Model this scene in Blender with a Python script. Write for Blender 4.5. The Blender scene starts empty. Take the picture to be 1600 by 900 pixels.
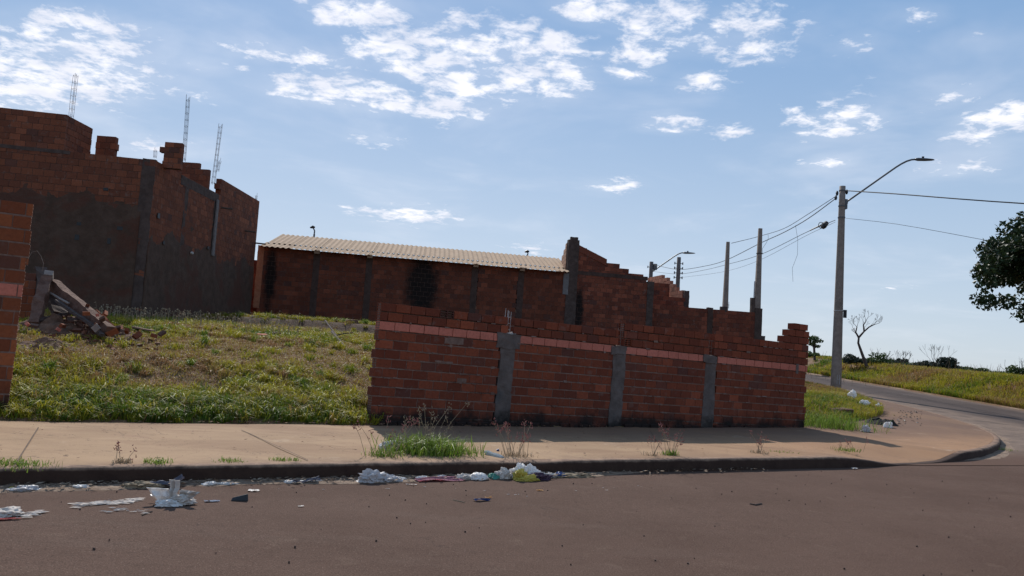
import bpy, bmesh, math, random
import numpy as np
from mathutils import Vector, Matrix, noise as mnoise
R=math.radians
random.seed(7); rng=np.random.default_rng(7)
SC=bpy.context.scene; COL=SC.collection

# ------------------------------------------------------------ camera, sky, sun, exposure
F=1250.0; TH=R(4.405); RO=R(3.69); CZ=1.46
cam=bpy.data.cameras.new('camera'); camo=bpy.data.objects.new('camera',cam); COL.objects.link(camo)
cam.sensor_width=36.0; cam.lens=F/1600*36.0; cam.clip_start=.1; cam.clip_end=6000
camo.matrix_world=Matrix.Translation((0,0,CZ))@Matrix.Rotation(math.pi/2+TH,4,'X')@Matrix.Rotation(RO,4,'Z')
SC.camera=camo
SUN_EL=R(38.5); SUN_AZ=R(-16.5)     # azimuth from +Y, clockwise positive
SC.view_settings.view_transform='Standard'; SC.view_settings.look='None'
SC.view_settings.exposure=0.0; SC.view_settings.gamma=1.0
sun=bpy.data.lights.new('sun','SUN'); sun.energy=4.6; sun.angle=R(.53); sun.color=(1.0,.94,.86)
suno=bpy.data.objects.new('sun',sun); COL.objects.link(suno)
sv=Vector((math.sin(SUN_AZ)*math.cos(SUN_EL),math.cos(SUN_AZ)*math.cos(SUN_EL),math.sin(SUN_EL)))
suno.rotation_euler=(-sv).to_track_quat('-Z','Y').to_euler(); suno.location=(0,30,40)

MW=camo.matrix_world.to_3x3()
def ray(px,py): return MW@Vector(((px-800)/F,(450-py)/F,-1.0))
def at(px,py,Y):
    d=ray(px,py); return Vector((0,0,CZ))+d*(Y/d.y)
def onz(px,py,z):
    d=ray(px,py); return Vector((0,0,CZ))+d*((z-CZ)/d.z)

# ------------------------------------------------------------ node helper
class NT:
    def __init__(s,tree): s.t=tree; s.n=tree.nodes; s.l=tree.links
    def node(s,typ,**kw):
        n=s.n.new(typ)
        for k,v in kw.items(): setattr(n,k,v)
        return n
    def set(s,sock,v):
        if isinstance(v,bpy.types.NodeSocket): s.l.new(v,sock)
        elif v is not None:
            if sock.type=='RGBA' and isinstance(v,(tuple,list)) and len(v)==3: v=(*v,1)
            sock.default_value=v
    def math(s,op,a,b=None,c=None,clamp=False):
        n=s.node('ShaderNodeMath',operation=op,use_clamp=clamp); s.set(n.inputs[0],a)
        if b is not None: s.set(n.inputs[1],b)
        if c is not None: s.set(n.inputs[2],c)
        return n.outputs[0]
    def vmath(s,op,a,b=None):
        n=s.node('ShaderNodeVectorMath',operation=op); s.set(n.inputs[0],a)
        if b is not None: s.set(n.inputs[1],b)
        return n.outputs['Value'] if op in('LENGTH','DOT_PRODUCT','DISTANCE') else n.outputs[0]
    def mix(s,f,a,b,blend='MIX'):
        n=s.node('ShaderNodeMix',data_type='RGBA',blend_type=blend)
        s.set(n.inputs[0],f); s.set(n.inputs[6],a); s.set(n.inputs[7],b); return n.outputs[2]
    def noise(s,vec,scale,detail=4,rough=.55,dist=0,out=0):
        n=s.node('ShaderNodeTexNoise'); s.set(n.inputs['Vector'],vec); s.set(n.inputs['Scale'],scale)
        n.inputs['Detail'].default_value=detail; n.inputs['Roughness'].default_value=rough; n.inputs['Distortion'].default_value=dist
        return n.outputs[out]
    def voro(s,vec,scale,out=0):
        n=s.node('ShaderNodeTexVoronoi'); s.set(n.inputs['Vector'],vec); n.inputs['Scale'].default_value=scale; return n.outputs[out]
    def ramp(s,f,a,b,lo=0.,hi=1.):   # map range a..b -> lo..hi smooth
        n=s.node('ShaderNodeMapRange',interpolation_type='SMOOTHSTEP'); s.set(n.inputs[0],f)
        n.inputs[1].default_value=a; n.inputs[2].default_value=b; n.inputs[3].default_value=lo; n.inputs[4].default_value=hi
        return n.outputs[0]
    def pos(s): return s.node('ShaderNodeNewGeometry').outputs['Position']
    def xyz(s,v):
        n=s.node('ShaderNodeSeparateXYZ'); s.set(n.inputs[0],v); return n.outputs
    def comb(s,x,y,z):
        n=s.node('ShaderNodeCombineXYZ'); s.set(n.inputs[0],x); s.set(n.inputs[1],y); s.set(n.inputs[2],z); return n.outputs[0]
    def rnd(s):
        a=s.node('ShaderNodeObjectInfo').outputs['Random']; b=s.node('ShaderNodeNewGeometry').outputs['Random Per Island']
        return s.math('FRACT',s.math('ADD',a,s.math('MULTIPLY',b,3.0)))
    def bump(s,h,strength=.4,dist=.01):
        n=s.node('ShaderNodeBump'); s.set(n.inputs['Height'],h); n.inputs['Strength'].default_value=strength
        n.inputs['Distance'].default_value=dist; return n.outputs[0]

def newmat(name):
    m=bpy.data.materials.new(name); m.use_nodes=True
    for n in list(m.node_tree.nodes): m.node_tree.nodes.remove(n)
    g=NT(m.node_tree)
    o=g.node('ShaderNodeOutputMaterial'); p=g.node('ShaderNodeBsdfPrincipled'); g.l.new(p.outputs[0],o.inputs[0])
    p.inputs['Roughness'].default_value=.9
    p.inputs['Specular IOR Level'].default_value=.25
    g.p=p; return m,g
def fin(g,color=None,rough=None,normal=None,**kw):
    if color is not None: g.set(g.p.inputs['Base Color'],color)
    if rough is not None: g.set(g.p.inputs['Roughness'],rough)
    if normal is not None: g.set(g.p.inputs['Normal'],normal)
    for k,v in kw.items(): g.set(g.p.inputs[k.replace('_',' ')],v)

# ------------------------------------------------------------ world: Nishita sky with broken clouds
world=bpy.data.worlds.new("World"); SC.world=world; world.use_nodes=True
wt=world.node_tree
for n in list(wt.nodes): wt.nodes.remove(n)
g=NT(wt)
wo=g.node('ShaderNodeOutputWorld'); bg=g.node('ShaderNodeBackground'); g.l.new(bg.outputs[0],wo.inputs[0])
sky=g.node('ShaderNodeTexSky',sky_type='NISHITA'); sky.sun_disc=False
sky.sun_elevation=SUN_EL; sky.sun_rotation=SUN_AZ; sky.air_density=1.0; sky.dust_density=.25; sky.ozone_density=1.6
bg.inputs['Strength'].default_value=.097
tc=g.node('ShaderNodeTexCoord'); D=tc.outputs['Generated']
dx,dy,dz=g.xyz(D)[:3]
dzz=g.math('ADD',g.math('MAXIMUM',dz,0.0),.10)
P=g.comb(g.math('DIVIDE',dx,dzz),g.math('DIVIDE',dy,dzz),0.0)
def blob(px,py,rx,ry,amp):      # a soft region of sky around one direction
    d=ray(px,py).normalized()
    zz=max(d.z,0)+.10; c=(d.x/zz,d.y/zz,0)
    e1=ray(px+rx,py).normalized(); e2=ray(px,py-ry).normalized()
    w1=abs(e1.x/(max(e1.z,0)+.1)-c[0])+.02; w2=abs(e2.y/(max(e2.z,0)+.1)-c[1])+.02
    v=g.vmath('SUBTRACT',P,c); v=g.vmath('MULTIPLY',v,(1/w1,1/w2,0))
    return g.math('MULTIPLY',g.math('MAXIMUM',g.math('SUBTRACT',1.0,g.vmath('LENGTH',v)),0.0),amp)
cov=None
for b in [(730,95,230,105,1.7),(560,20,130,45,1.0),(1090,45,250,80,1.4),(930,15,90,40,1.0),(40,85,290,105,1.35),(40,150,190,50,1.2),(520,140,190,40,.9),(420,80,120,30,.7),
          (1300,190,130,80,.7),(1560,190,110,80,.9),(1050,195,70,26,.9),(640,335,130,30,.75),(960,290,70,22,.7),(1430,25,60,25,.6),
          (330,105,90,22,.6),(1150,205,90,24,.6),(1000,80,90,45,.8),(200,48,80,24,.7),(240,230,120,25,.6),(840,390,90,20,.5),(590,215,60,28,.5),(1400,450,60,16,.4),(1480,150,90,50,.6),(1500,260,110,40,.6),(700,170,120,40,.8),(880,130,80,50,.9),(160,130,200,50,.9),(560,80,60,40,.6),(1300,255,60,25,.6),(480,90,90,30,.7),(610,160,80,30,.8),(110,30,120,30,.8),(1180,80,90,40,.7),(1100,130,60,30,.7),(980,115,60,20,.6),(1330,70,60,24,.5),(870,70,60,30,.8),(1530,60,70,24,.45),(300,150,70,22,.5),(580,330,80,18,.6)]:
    v=blob(*b[:4],b[4]*(1.7 if b[4]<1.1 else 1.15)); cov=v if cov is None else g.math('MAXIMUM',cov,v)
cov=g.math('MINIMUM',cov,1.0)
off_frame=g.ramp(dz,.44,.62,0,.34)          # the broken cloud goes on overhead, out of frame
cov=g.math('MAXIMUM',cov,off_frame)
n1=g.noise(P,4.0,6,.62,.3); n2=g.noise(P,13.0,6,.64,.2)
nn=g.math('ADD',g.math('MULTIPLY',n1,.40),g.math('MULTIPLY',n2,.60))
m=g.math('ADD',nn,g.math('MULTIPLY',g.math('SUBTRACT',cov,1.0),.24))
mask=g.ramp(m,.385,.57,0,1)
veil=g.math('MULTIPLY',g.ramp(g.math('ADD',g.noise(P,1.2,5,.6,.4),g.math('MULTIPLY',cov,.14)),.46,.80,0,.24),g.ramp(dz,0,.12,.5,1))
mask=g.math('MINIMUM',g.math('MAXIMUM',g.math('MULTIPLY',mask,.92),veil),1.0)
sc_=g.vmath('DIVIDE',sky.outputs[0],g.vmath('ADD',g.vmath('MULTIPLY',sky.outputs[0],(1/13.,1/13.,1/17.)),(1,1,1)))
skyc=g.mix(.50,sc_,g.mix(g.ramp(dz,0,.45),(7.6,9.2,11.0),(3.2,5.8,9.8)))
cc=g.mix(g.ramp(g.noise(P,5.0,4),.35,.65),(11.6,11.5,12.0),(9.2,9.4,10.4))
g.set(bg.inputs['Color'],g.mix(mask,skyc,cc))

# ------------------------------------------------------------ object helpers
def link(o): COL.objects.link(o); return o
def tag(o,label=None,cat=None,group=None,kind=None):
    if label: o['label']=label
    if cat: o['category']=cat
    if group: o['group']=group
    if kind: o['kind']=kind
    return o
def empty(name,loc,label,cat,group=None,rz=0):
    o=bpy.data.objects.new(name,None); o.location=loc; o.rotation_euler=(0,0,rz); o.empty_display_size=.2
    link(o); return tag(o,label,cat,group)
def np_mesh(name,V,Fc,mat,smooth=False,attr=None):
    """V (n,3); Fc list of arrays (each (m,k) with the same k)"""
    me=bpy.data.meshes.new(name); V=np.asarray(V,dtype=np.float32)
    if not isinstance(Fc,list): Fc=[Fc]
    Fc=[np.asarray(f,dtype=np.int32) for f in Fc if len(f)]
    me.vertices.add(len(V)); me.vertices.foreach_set('co',V.ravel())
    loops=np.concatenate([f.ravel() for f in Fc]); sizes=np.concatenate([np.full(len(f),f.shape[1]) for f in Fc])
    starts=np.concatenate([[0],np.cumsum(sizes)[:-1]]).astype(np.int32)
    me.loops.add(len(loops)); me.loops.foreach_set('vertex_index',loops)
    me.polygons.add(len(sizes)); me.polygons.foreach_set('loop_start',starts); me.polygons.foreach_set('loop_total',sizes.astype(np.int32))
    me.polygons.foreach_set('use_smooth',np.full(len(sizes),bool(smooth)))
    if attr:
        for k,a in attr.items():
            at_=me.attributes.new(k,'FLOAT','POINT'); at_.data.foreach_set('value',np.asarray(a,dtype=np.float32))
    me.update(calc_edges=True); me.validate()
    if mat: me.materials.append(mat)
    return me
def obj(name,me,parent=None,mat=None):
    o=bpy.data.objects.new(name,me); link(o)
    if mat is not None:
        me.materials.clear(); me.materials.append(mat)
    if parent is not None: o.parent=parent
    return o
def wobj(name,me,root=None,M=Matrix.Identity(4)):
    """link a mesh given in the frame M (world) under a root that is an unrotated Empty"""
    o=bpy.data.objects.new(name,me); link(o)
    if root is not None:
        o.parent=root; o.matrix_basis=Matrix.Translation(-root.location)@M
    else: o.matrix_basis=M
    return o
BOXF=np.array([[0,3,2,1],[4,5,6,7],[0,1,5,4],[1,2,6,5],[2,3,7,6],[3,0,4,7]])
class MB:
    def __init__(s): s.V=[]; s.Q=[]; s.T=[]; s.n=0
    def add(s,V,Q=(),T=()):
        s.V.append(np.asarray(V,float).reshape(-1,3))
        if len(Q): s.Q.append(np.asarray(Q)+s.n)
        if len(T): s.T.append(np.asarray(T)+s.n)
        s.n+=len(s.V[-1])
    def box(s,x0,x1,y0,y1,z0,z1,jit=0,M=None):
        V=np.array([[x0,y0,z0],[x1,y0,z0],[x1,y1,z0],[x0,y1,z0],[x0,y0,z1],[x1,y0,z1],[x1,y1,z1],[x0,y1,z1]],float)
        if jit: V+=rng.uniform(-jit,jit,V.shape)
        if M is not None: V=np.array([M@Vector(v) for v in V])
        s.add(V,BOXF)
    def tube(s,pts,rad,seg=6,cap=True):
        pts=[Vector(p) for p in pts]; n=len(pts)
        if not hasattr(rad,'__len__'): rad=[rad]*n
        rings=[]; up=None
        for i,p in enumerate(pts):
            t=(pts[min(i+1,n-1)]-pts[max(i-1,0)]).normalized()
            if up is None: up=Vector((0,0,1)) if abs(t.z)<.9 else Vector((1,0,0))
            a=t.cross(up).normalized(); b=a.cross(t).normalized(); up=b
            for k in range(seg):
                an=2*math.pi*k/seg; rings.append(p+(a*math.cos(an)+b*math.sin(an))*rad[i])
        Q=[]
        for i in range(n-1):
            for k in range(seg):
                k2=(k+1)%seg; Q.append([i*seg+k,i*seg+k2,(i+1)*seg+k2,(i+1)*seg+k])
        T=[]
        if cap:
            for k in range(1,seg-1): T.append([0,k+1,k]); T.append([(n-1)*seg,(n-1)*seg+k,(n-1)*seg+k+1])
        s.add([tuple(v) for v in rings],Q,T)
    def mesh(s,name,mat,smooth=False):
        V=np.concatenate(s.V); fc=[]
        if s.Q: fc.append(np.concatenate(s.Q))
        if s.T: fc.append(np.concatenate(s.T))
        return np_mesh(name,V,fc,mat,smooth)
# value noise for terrain and masks
_G=rng.random((256,256))
def vn(x,y,sc=1.0,seed=0):
    x=np.asarray(x)*sc+seed*17.3; y=np.asarray(y)*sc+seed*9.1
    xi=np.floor(x).astype(int); yi=np.floor(y).astype(int); fx=x-xi; fy=y-yi
    fx=fx*fx*(3-2*fx); fy=fy*fy*(3-2*fy)
    a=_G[xi%256,yi%256]; b=_G[(xi+1)%256,yi%256]; c=_G[xi%256,(yi+1)%256]; d=_G[(xi+1)%256,(yi+1)%256]
    return (a*(1-fx)+b*fx)*(1-fy)+(c*(1-fx)+d*fx)*fy
def fbm(x,y,sc=1.0,oc=4,seed=0):
    r=0; a=.5; t=0
    for i in range(oc): r=r+a*vn(x,y,sc*2**i,seed+i*3); t+=a; a*=.5
    return r/t
def sstep(x,a,b): t=np.clip((np.asarray(x,float)-a)/(b-a),0,1); return t*t*(3-2*t)

# ------------------------------------------------------------ materials
def mat_brick(name,base=(.30,.085,.04),dark=(.16,.045,.025),soot_shade=(),mould_z=None,mortar_smear=.25,pink=None,moss=0):
    m,g=newmat(name); p=g.pos(); r=g.rnd()
    c=g.mix(g.ramp(r,0,1),dark,base)
    r2=g.math('FRACT',g.math('MULTIPLY',r,7.31))
    c=g.mix(g.ramp(r2,.72,1.0,0,.75),c,tuple(min(1,v*1.45) for v in base))
    r3=g.math('FRACT',g.math('MULTIPLY',r,13.7))
    c=g.mix(g.ramp(r3,.86,1.0,0,.7),c,(.07,.04,.035))
    if pink: c=g.mix(g.ramp(r,0,1,.75,1.0),c,pink)
    big=g.noise(p,.9,4); c=g.mix(g.ramp(big,.35,.7,0,.45),c,tuple(v*.62 for v in base))
    fine=g.noise(p,26,5,.6); c=g.mix(g.ramp(fine,.35,.75,0,.35),c,tuple(v*.5 for v in dark))
    sm=g.noise(p,6.5,5,.65,.4); c=g.mix(g.math('MULTIPLY',g.ramp(sm,.56,.70),mortar_smear),c,(.20,.15,.125))
    x,y,z=g.xyz(p)[:3]
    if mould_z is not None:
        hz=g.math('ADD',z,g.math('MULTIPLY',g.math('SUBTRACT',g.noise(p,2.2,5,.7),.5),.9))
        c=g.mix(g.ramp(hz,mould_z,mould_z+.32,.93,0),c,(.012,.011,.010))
    for (cx,cz,wx,wz) in soot_shade:  # near-black patches: soot on the shed, painted shade on the gable
        v=g.comb(g.math('DIVIDE',g.math('SUBTRACT',x,cx),wx),g.math('DIVIDE',g.math('SUBTRACT',z,cz),wz),0.0)
        d=g.math('ADD',g.vmath('LENGTH',v),g.math('MULTIPLY',g.math('SUBTRACT',g.noise(p,3.2,5,.7),.5),1.1))
        c=g.mix(g.ramp(d,.45,1.15,.95,0),c,(.008,.007,.006))
    fin(g,c,.93,g.bump(fine,.4,.005)); return m
def mat_rough(name,a,b,scale=8,bump=.4,bd=.01,rough=.92,stain=None,stain_a=.55,extra=None,sscale=1.3):
    m,g=newmat(name); p=g.pos()
    n=g.noise(p,scale,6,.65); c=g.mix(g.ramp(n,.3,.7),a,b)
    if stain: c=g.mix(g.ramp(g.noise(p,sscale,5,.65,.3),stain_a,stain_a+.15,0,.85),c,stain)
    if extra: c=extra(g,p,c)
    fin(g,c,rough,g.bump(g.noise(p,scale*3.1,5,.7),bump,bd)); return m
def mat_plain(name,col,rough=.8,var=.25,scale=9,spec=.25,metal=0,alpha=1,trans=0):
    m,g=newmat(name); p=g.pos(); n=g.noise(p,scale,4)
    c=g.mix(g.ramp(n,.3,.7),tuple(v*(1-var) for v in col),tuple(min(1,v*(1+var*.5)) for v in col))
    fin(g,c,rough,None,Metallic=metal,Specular_IOR_Level=spec)
    if trans: g.p.inputs['Transmission Weight'].default_value=trans
    return m
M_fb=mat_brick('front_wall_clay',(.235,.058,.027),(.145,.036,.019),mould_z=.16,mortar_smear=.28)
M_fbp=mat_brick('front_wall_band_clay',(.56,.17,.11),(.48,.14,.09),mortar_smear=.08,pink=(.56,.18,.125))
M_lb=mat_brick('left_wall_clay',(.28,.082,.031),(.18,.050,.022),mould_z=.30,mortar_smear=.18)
M_bb=mat_brick('house_clay',(.225,.074,.037),(.15,.052,.030),mortar_smear=.45)
M_sb=mat_brick('shed_clay',(.185,.053,.027),(.12,.036,.020),mortar_smear=.25,
               soot_shade=[(-4.0,4.0,.85,2.0),(-10.4,3.9,.28,1.7)],mould_z=2.0)
M_gb=mat_brick('gable_clay',(.24,.068,.036),(.125,.036,.022),mortar_smear=.35,soot_shade=[(3.15,3.5,.26,1.2)])  # the dark patch paints the shadow right of the corner pillar
M_mort=mat_rough('mortar_joint',(.15,.095,.075),(.25,.165,.13),9,.6,.01,stain=(.10,.055,.04))
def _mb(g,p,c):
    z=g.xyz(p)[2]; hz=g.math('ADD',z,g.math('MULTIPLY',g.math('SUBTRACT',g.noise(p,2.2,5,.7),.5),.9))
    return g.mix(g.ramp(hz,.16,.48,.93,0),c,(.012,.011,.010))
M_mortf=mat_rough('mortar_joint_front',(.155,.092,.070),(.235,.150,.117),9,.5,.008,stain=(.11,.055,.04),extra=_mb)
M_mortd=mat_rough('mortar_joint_dark',(.085,.05,.038),(.13,.08,.062),9,.6,.01,stain=(.05,.028,.022))
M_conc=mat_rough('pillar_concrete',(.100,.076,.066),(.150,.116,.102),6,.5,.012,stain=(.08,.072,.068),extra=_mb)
M_conc2=mat_rough('old_concrete',(.062,.040,.032),(.10,.068,.056),5,.5,.015,stain=(.05,.038,.034))
M_concp=mat_rough('pole_concrete',(.22,.17,.14),(.30,.24,.20),7,.35,.006,stain=(.17,.14,.12),sscale=.8)
M_plast=mat_rough('slurry_coat',(.068,.039,.026),(.105,.063,.044),3.2,.7,.03,stain=(.095,.038,.024),stain_a=.47,sscale=.8)
M_steel=mat_plain('rusty_rebar',(.20,.14,.11),.7,.3,30)
M_steelL=mat_plain('pale_rebar',(.42,.38,.36),.6,.3,30)
M_galv=mat_plain('galvanised_steel',(.12,.12,.125),.5,.2,12,metal=.4)
M_wire=mat_plain('black_cable',(.012,.012,.014),.7,.1)
M_black=mat_plain('black_plastic',(.012,.012,.013),.45,.2,spec=.5)
M_roof=mat_rough('fibre_cement_roof',(.32,.21,.13),(.41,.28,.18),3,.3,.01,stain=(.19,.12,.075),stain_a=.6)
M_tile=mat_rough('wood_end',(.30,.19,.12),(.36,.24,.16),20)
M_tree=mat_rough('bark',(.07,.05,.04),(.13,.10,.08),14,.8,.02)
M_dead=mat_rough('dead_bark',(.06,.042,.036),(.11,.08,.07),14,.8,.02)
def mat_leaf(name,a,b,c2=None,trans=.25,rough=.55,attr=None):
    m,g=newmat(name); r=g.node('ShaderNodeNewGeometry').outputs['Random Per Island']
    if attr:
        t=g.node('ShaderNodeAttribute'); t.attribute_name=attr; r=t.outputs['Fac']
    c=g.mix(r,a,b)
    if c2: c=g.mix(g.ramp(g.math('FRACT',g.math('MULTIPLY',r,9.7)),.8,1,0,.8),c,c2)
    fin(g,c,rough)
    tr=g.node('ShaderNodeBsdfTranslucent'); g.set(tr.inputs['Color'],c)
    mx=g.node('ShaderNodeMixShader'); mx.inputs[0].default_value=trans
    out=[n for n in g.n if n.type=='OUTPUT_MATERIAL'][0]
    g.l.new(g.p.outputs[0],mx.inputs[1]); g.l.new(tr.outputs[0],mx.inputs[2]); g.l.new(mx.outputs[0],out.inputs[0])
    return m
M_leafdark=mat_leaf('dark_leaves',(.010,.022,.008),(.04,.065,.02),trans=.12,rough=.5)
M_leafmid=mat_leaf('bush_leaves',(.035,.06,.018),(.09,.13,.04),trans=.25)
M_leafgrey=mat_leaf('distant_leaves',(.03,.042,.03),(.05,.065,.042),trans=.15)
M_weed=mat_leaf('weed_blades',(.12,.20,.02),(.22,.30,.05),(.25,.20,.09),trans=.35)
M_straw=mat_leaf('straw',(.26,.19,.12),(.42,.33,.22),trans=.2,rough=.8)
M_seed=mat_leaf('seed_heads',(.30,.12,.11),(.45,.22,.19),trans=.4,rough=.8)
# grass: blade tint attribute 0=fresh green .. .5=yellow green .. 1=dry
def mat_grass():
    m,g=newmat('grass_blades'); t=g.node('ShaderNodeAttribute'); t.attribute_name='tint'; f=t.outputs['Fac']
    c=g.mix(g.ramp(f,0,.5),(.085,.15,.016),(.33,.30,.022)); c=g.mix(g.ramp(f,.5,1.0),c,(.27,.155,.072))
    fin(g,c,.6)
    tr=g.node('ShaderNodeBsdfTranslucent'); g.set(tr.inputs['Color'],c)
    mx=g.node('ShaderNodeMixShader'); mx.inputs[0].default_value=.38
    out=[n for n in g.n if n.type=='OUTPUT_MATERIAL'][0]
    g.l.new(g.p.outputs[0],mx.inputs[1]); g.l.new(tr.outputs[0],mx.inputs[2]); g.l.new(mx.outputs[0],out.inputs[0])
    return m
M_grass=mat_grass()
def mat_ground():
    m,g=newmat('soil'); p=g.pos()
    n=g.noise(p,1.1,6,.6); c=g.mix(g.ramp(n,.35,.65),(.135,.068,.038),(.19,.105,.062))
    c=g.mix(g.ramp(g.noise(p,5,6,.7),.45,.65,0,.7),c,(.13,.115,.04))
    c=g.mix(g.ramp(g.noise(p,30,4,.7),.55,.75,0,.6),c,(.07,.04,.025))
    q=g.xyz(p); bk=g.math('ADD',g.math('ADD',q[1],g.math('MULTIPLY',q[0],.12)),g.math('MULTIPLY',g.math('SUBTRACT',g.noise(p,1.1,4),.5),.9))
    bm_=g.math('MULTIPLY',g.math('MULTIPLY',g.ramp(bk,24.6,25.0),g.ramp(bk,26.5,26.1)),g.ramp(q[0],1.0,0.0))
    c=g.mix(g.math('MULTIPLY',bm_,.9),c,(.050,.024,.014))
    far=g.ramp(g.xyz(p)[1],45,140,0,1)
    c=g.mix(far,c,(.09,.11,.045))
    fin(g,c,.97,g.bump(g.noise(p,14,6,.7),.8,.04)); return m
M_ground=mat_ground()
def mat_road():
    m,g=newmat('worn_asphalt'); p=g.pos(); x,y,z=g.xyz(p)[:3]
    n=g.noise(p,.55,5,.6); c=g.mix(g.ramp(n,.3,.7),(.100,.060,.045),(.128,.079,.060))
    st=g.noise(g.vmath('MULTIPLY',p,(.35,1.6,1)),1.4,5,.6,.3); c=g.mix(g.ramp(st,.52,.72,0,.3),c,(.145,.100,.079))
    md=g.noise(p,9,5,.75); c=g.mix(g.ramp(md,.50,.72,0,.5),c,(.070,.043,.032))
    dd=g.noise(g.vmath('ADD',p,(31,7,0)),3.1,6,.7,.5); c=g.mix(g.ramp(dd,.56,.72,0,.45),c,(.17,.115,.085))
    a=g.noise(p,95,3,.85); c=g.mix(g.ramp(a,.48,.64,0,.75),c,(.038,.025,.020))
    b=g.noise(p,62,2,.75); c=g.mix(g.ramp(b,.58,.72,0,.6),c,(.24,.175,.135))
    # fine meandering cracks
    w=g.noise(p,1.1,3,.5); cr=g.math('ABSOLUTE',g.math('SUBTRACT',g.noise(p,.42,6,.62,.6),.5))
    c=g.mix(g.math('MULTIPLY',g.ramp(cr,.0,.0022,.55,0),g.ramp(w,.52,.60)),c,(.04,.03,.027))
    # dusty away from the wheel tracks
    fin(g,c,.95,g.bump(g.math('ADD',a,g.math('MULTIPLY',b,.6)),.7,.008),Specular_IOR_Level=.06); return m
M_road=mat_road()
def mat_sideroad():
    m,g=newmat('grey_asphalt'); p=g.pos(); x,y,z=g.xyz(p)[:3]
    n=g.noise(p,.5,5,.6); c=g.mix(g.ramp(n,.3,.7),(.068,.050,.045),(.092,.070,.062))
    wob=g.math('MULTIPLY',g.math('SUBTRACT',g.noise(p,.8,5,.6),.5),1.6)
    d=g.math('ADD',x,wob); edge=g.ramp(d,14.6,15.9,.9,0); c=g.mix(g.math('MULTIPLY',edge,g.ramp(g.noise(p,1.6,5,.7),.3,.6,.25,.95)),c,(.23,.165,.125))
    e2=g.ramp(d,18.3,19.0,0,.6); c=g.mix(e2,c,(.2,.14,.11))
    a=g.noise(p,60,3,.8); c=g.mix(g.ramp(a,.50,.68,0,.4),c,(.04,.033,.03))
    # towards the junction the brown asphalt of the front road takes over
    t=g.math('SUBTRACT',g.math('ADD',g.math('MULTIPLY',x,-.486),g.math('MULTIPLY',y,.874)),g.math('MULTIPLY',wob,.35))
    c=g.mix(g.ramp(t,8.3,10.2,1,0),c,(.104,.060,.043))
    fin(g,c,.93,g.bump(a,.5,.006),Specular_IOR_Level=.1); return m
M_side=mat_sideroad()
def mat_walk():
    m,g=newmat('dusty_concrete'); p=g.pos(); x,y,z=g.xyz(p)[:3]
    n=g.noise(p,.8,5,.6,.3); c=g.mix(g.ramp(n,.3,.7),(.285,.178,.100),(.355,.228,.130))
    right=g.ramp(x,1.0,6.0,0,.55); c=g.mix(right,c,(.285,.135,.064))
    c=g.mix(g.ramp(g.noise(g.vmath('MULTIPLY',p,(.6,1.6,1)),2.2,6,.7,.6),.52,.72,0,.55),c,(.27,.155,.095))
    c=g.mix(g.ramp(g.noise(p,9,5,.7),.56,.74,0,.5),c,(.24,.14,.09))
    c=g.mix(g.ramp(g.noise(p,45,3,.7),.60,.72,0,.6),c,(.16,.10,.07))
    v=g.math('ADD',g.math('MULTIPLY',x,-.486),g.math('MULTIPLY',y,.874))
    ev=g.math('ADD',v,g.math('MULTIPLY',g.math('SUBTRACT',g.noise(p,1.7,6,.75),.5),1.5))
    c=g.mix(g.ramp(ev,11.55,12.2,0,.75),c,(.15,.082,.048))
    c=g.mix(g.math('MULTIPLY',g.ramp(ev,9.4,11.3,0,.8),g.ramp(x,-2.4,-.8)),c,(.135,.075,.050))  # wall-side dirt, and the wall's shadow deepened in the sidewalk colour
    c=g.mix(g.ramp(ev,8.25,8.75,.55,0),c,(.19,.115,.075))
    lg=g.noise(g.vmath('MULTIPLY',p,(.5,1.0,1)),.55,6,.65,.8); c=g.mix(g.ramp(lg,.47,.62,0,.65),c,(.21,.118,.066))
    pale=g.noise(g.vmath('ADD',p,(5,3,0)),1.1,6,.7,.5); c=g.mix(g.ramp(pale,.60,.74,0,.5),c,(.46,.34,.24))
    wk=g.math('ABSOLUTE',g.math('SUBTRACT',g.noise(p,.5,6,.6,.7),.5)); c=g.mix(g.ramp(wk,0,.0028,.7,0),c,(.09,.055,.035))
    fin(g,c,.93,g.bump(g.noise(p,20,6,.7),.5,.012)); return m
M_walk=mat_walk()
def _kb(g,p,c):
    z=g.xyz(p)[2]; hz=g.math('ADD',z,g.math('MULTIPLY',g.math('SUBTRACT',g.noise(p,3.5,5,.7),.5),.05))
    return g.mix(g.math('MULTIPLY',g.ramp(hz,.125,.152,.9,0),g.ramp(g.xyz(p)[0],8.5,12,1,.85)),c,(.032,.015,.010))  # road face blackened: mould, plus the face's own shade in the colour
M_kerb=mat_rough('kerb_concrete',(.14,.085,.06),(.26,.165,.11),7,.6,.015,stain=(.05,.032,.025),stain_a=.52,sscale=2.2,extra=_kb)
M_sand=mat_rough('gutter_sand',(.20,.13,.09),(.31,.22,.155),16,.9,.02,stain=(.11,.072,.052),stain_a=.50,sscale=6)
M_dirtmound=mat_rough('turned_earth',(.10,.05,.03),(.20,.105,.065),6,.9,.03,stain=(.06,.035,.022))
M_pale=mat_rough('pale_stain',(.46,.38,.32),(.60,.52,.45),14,.3,.004)
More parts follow.
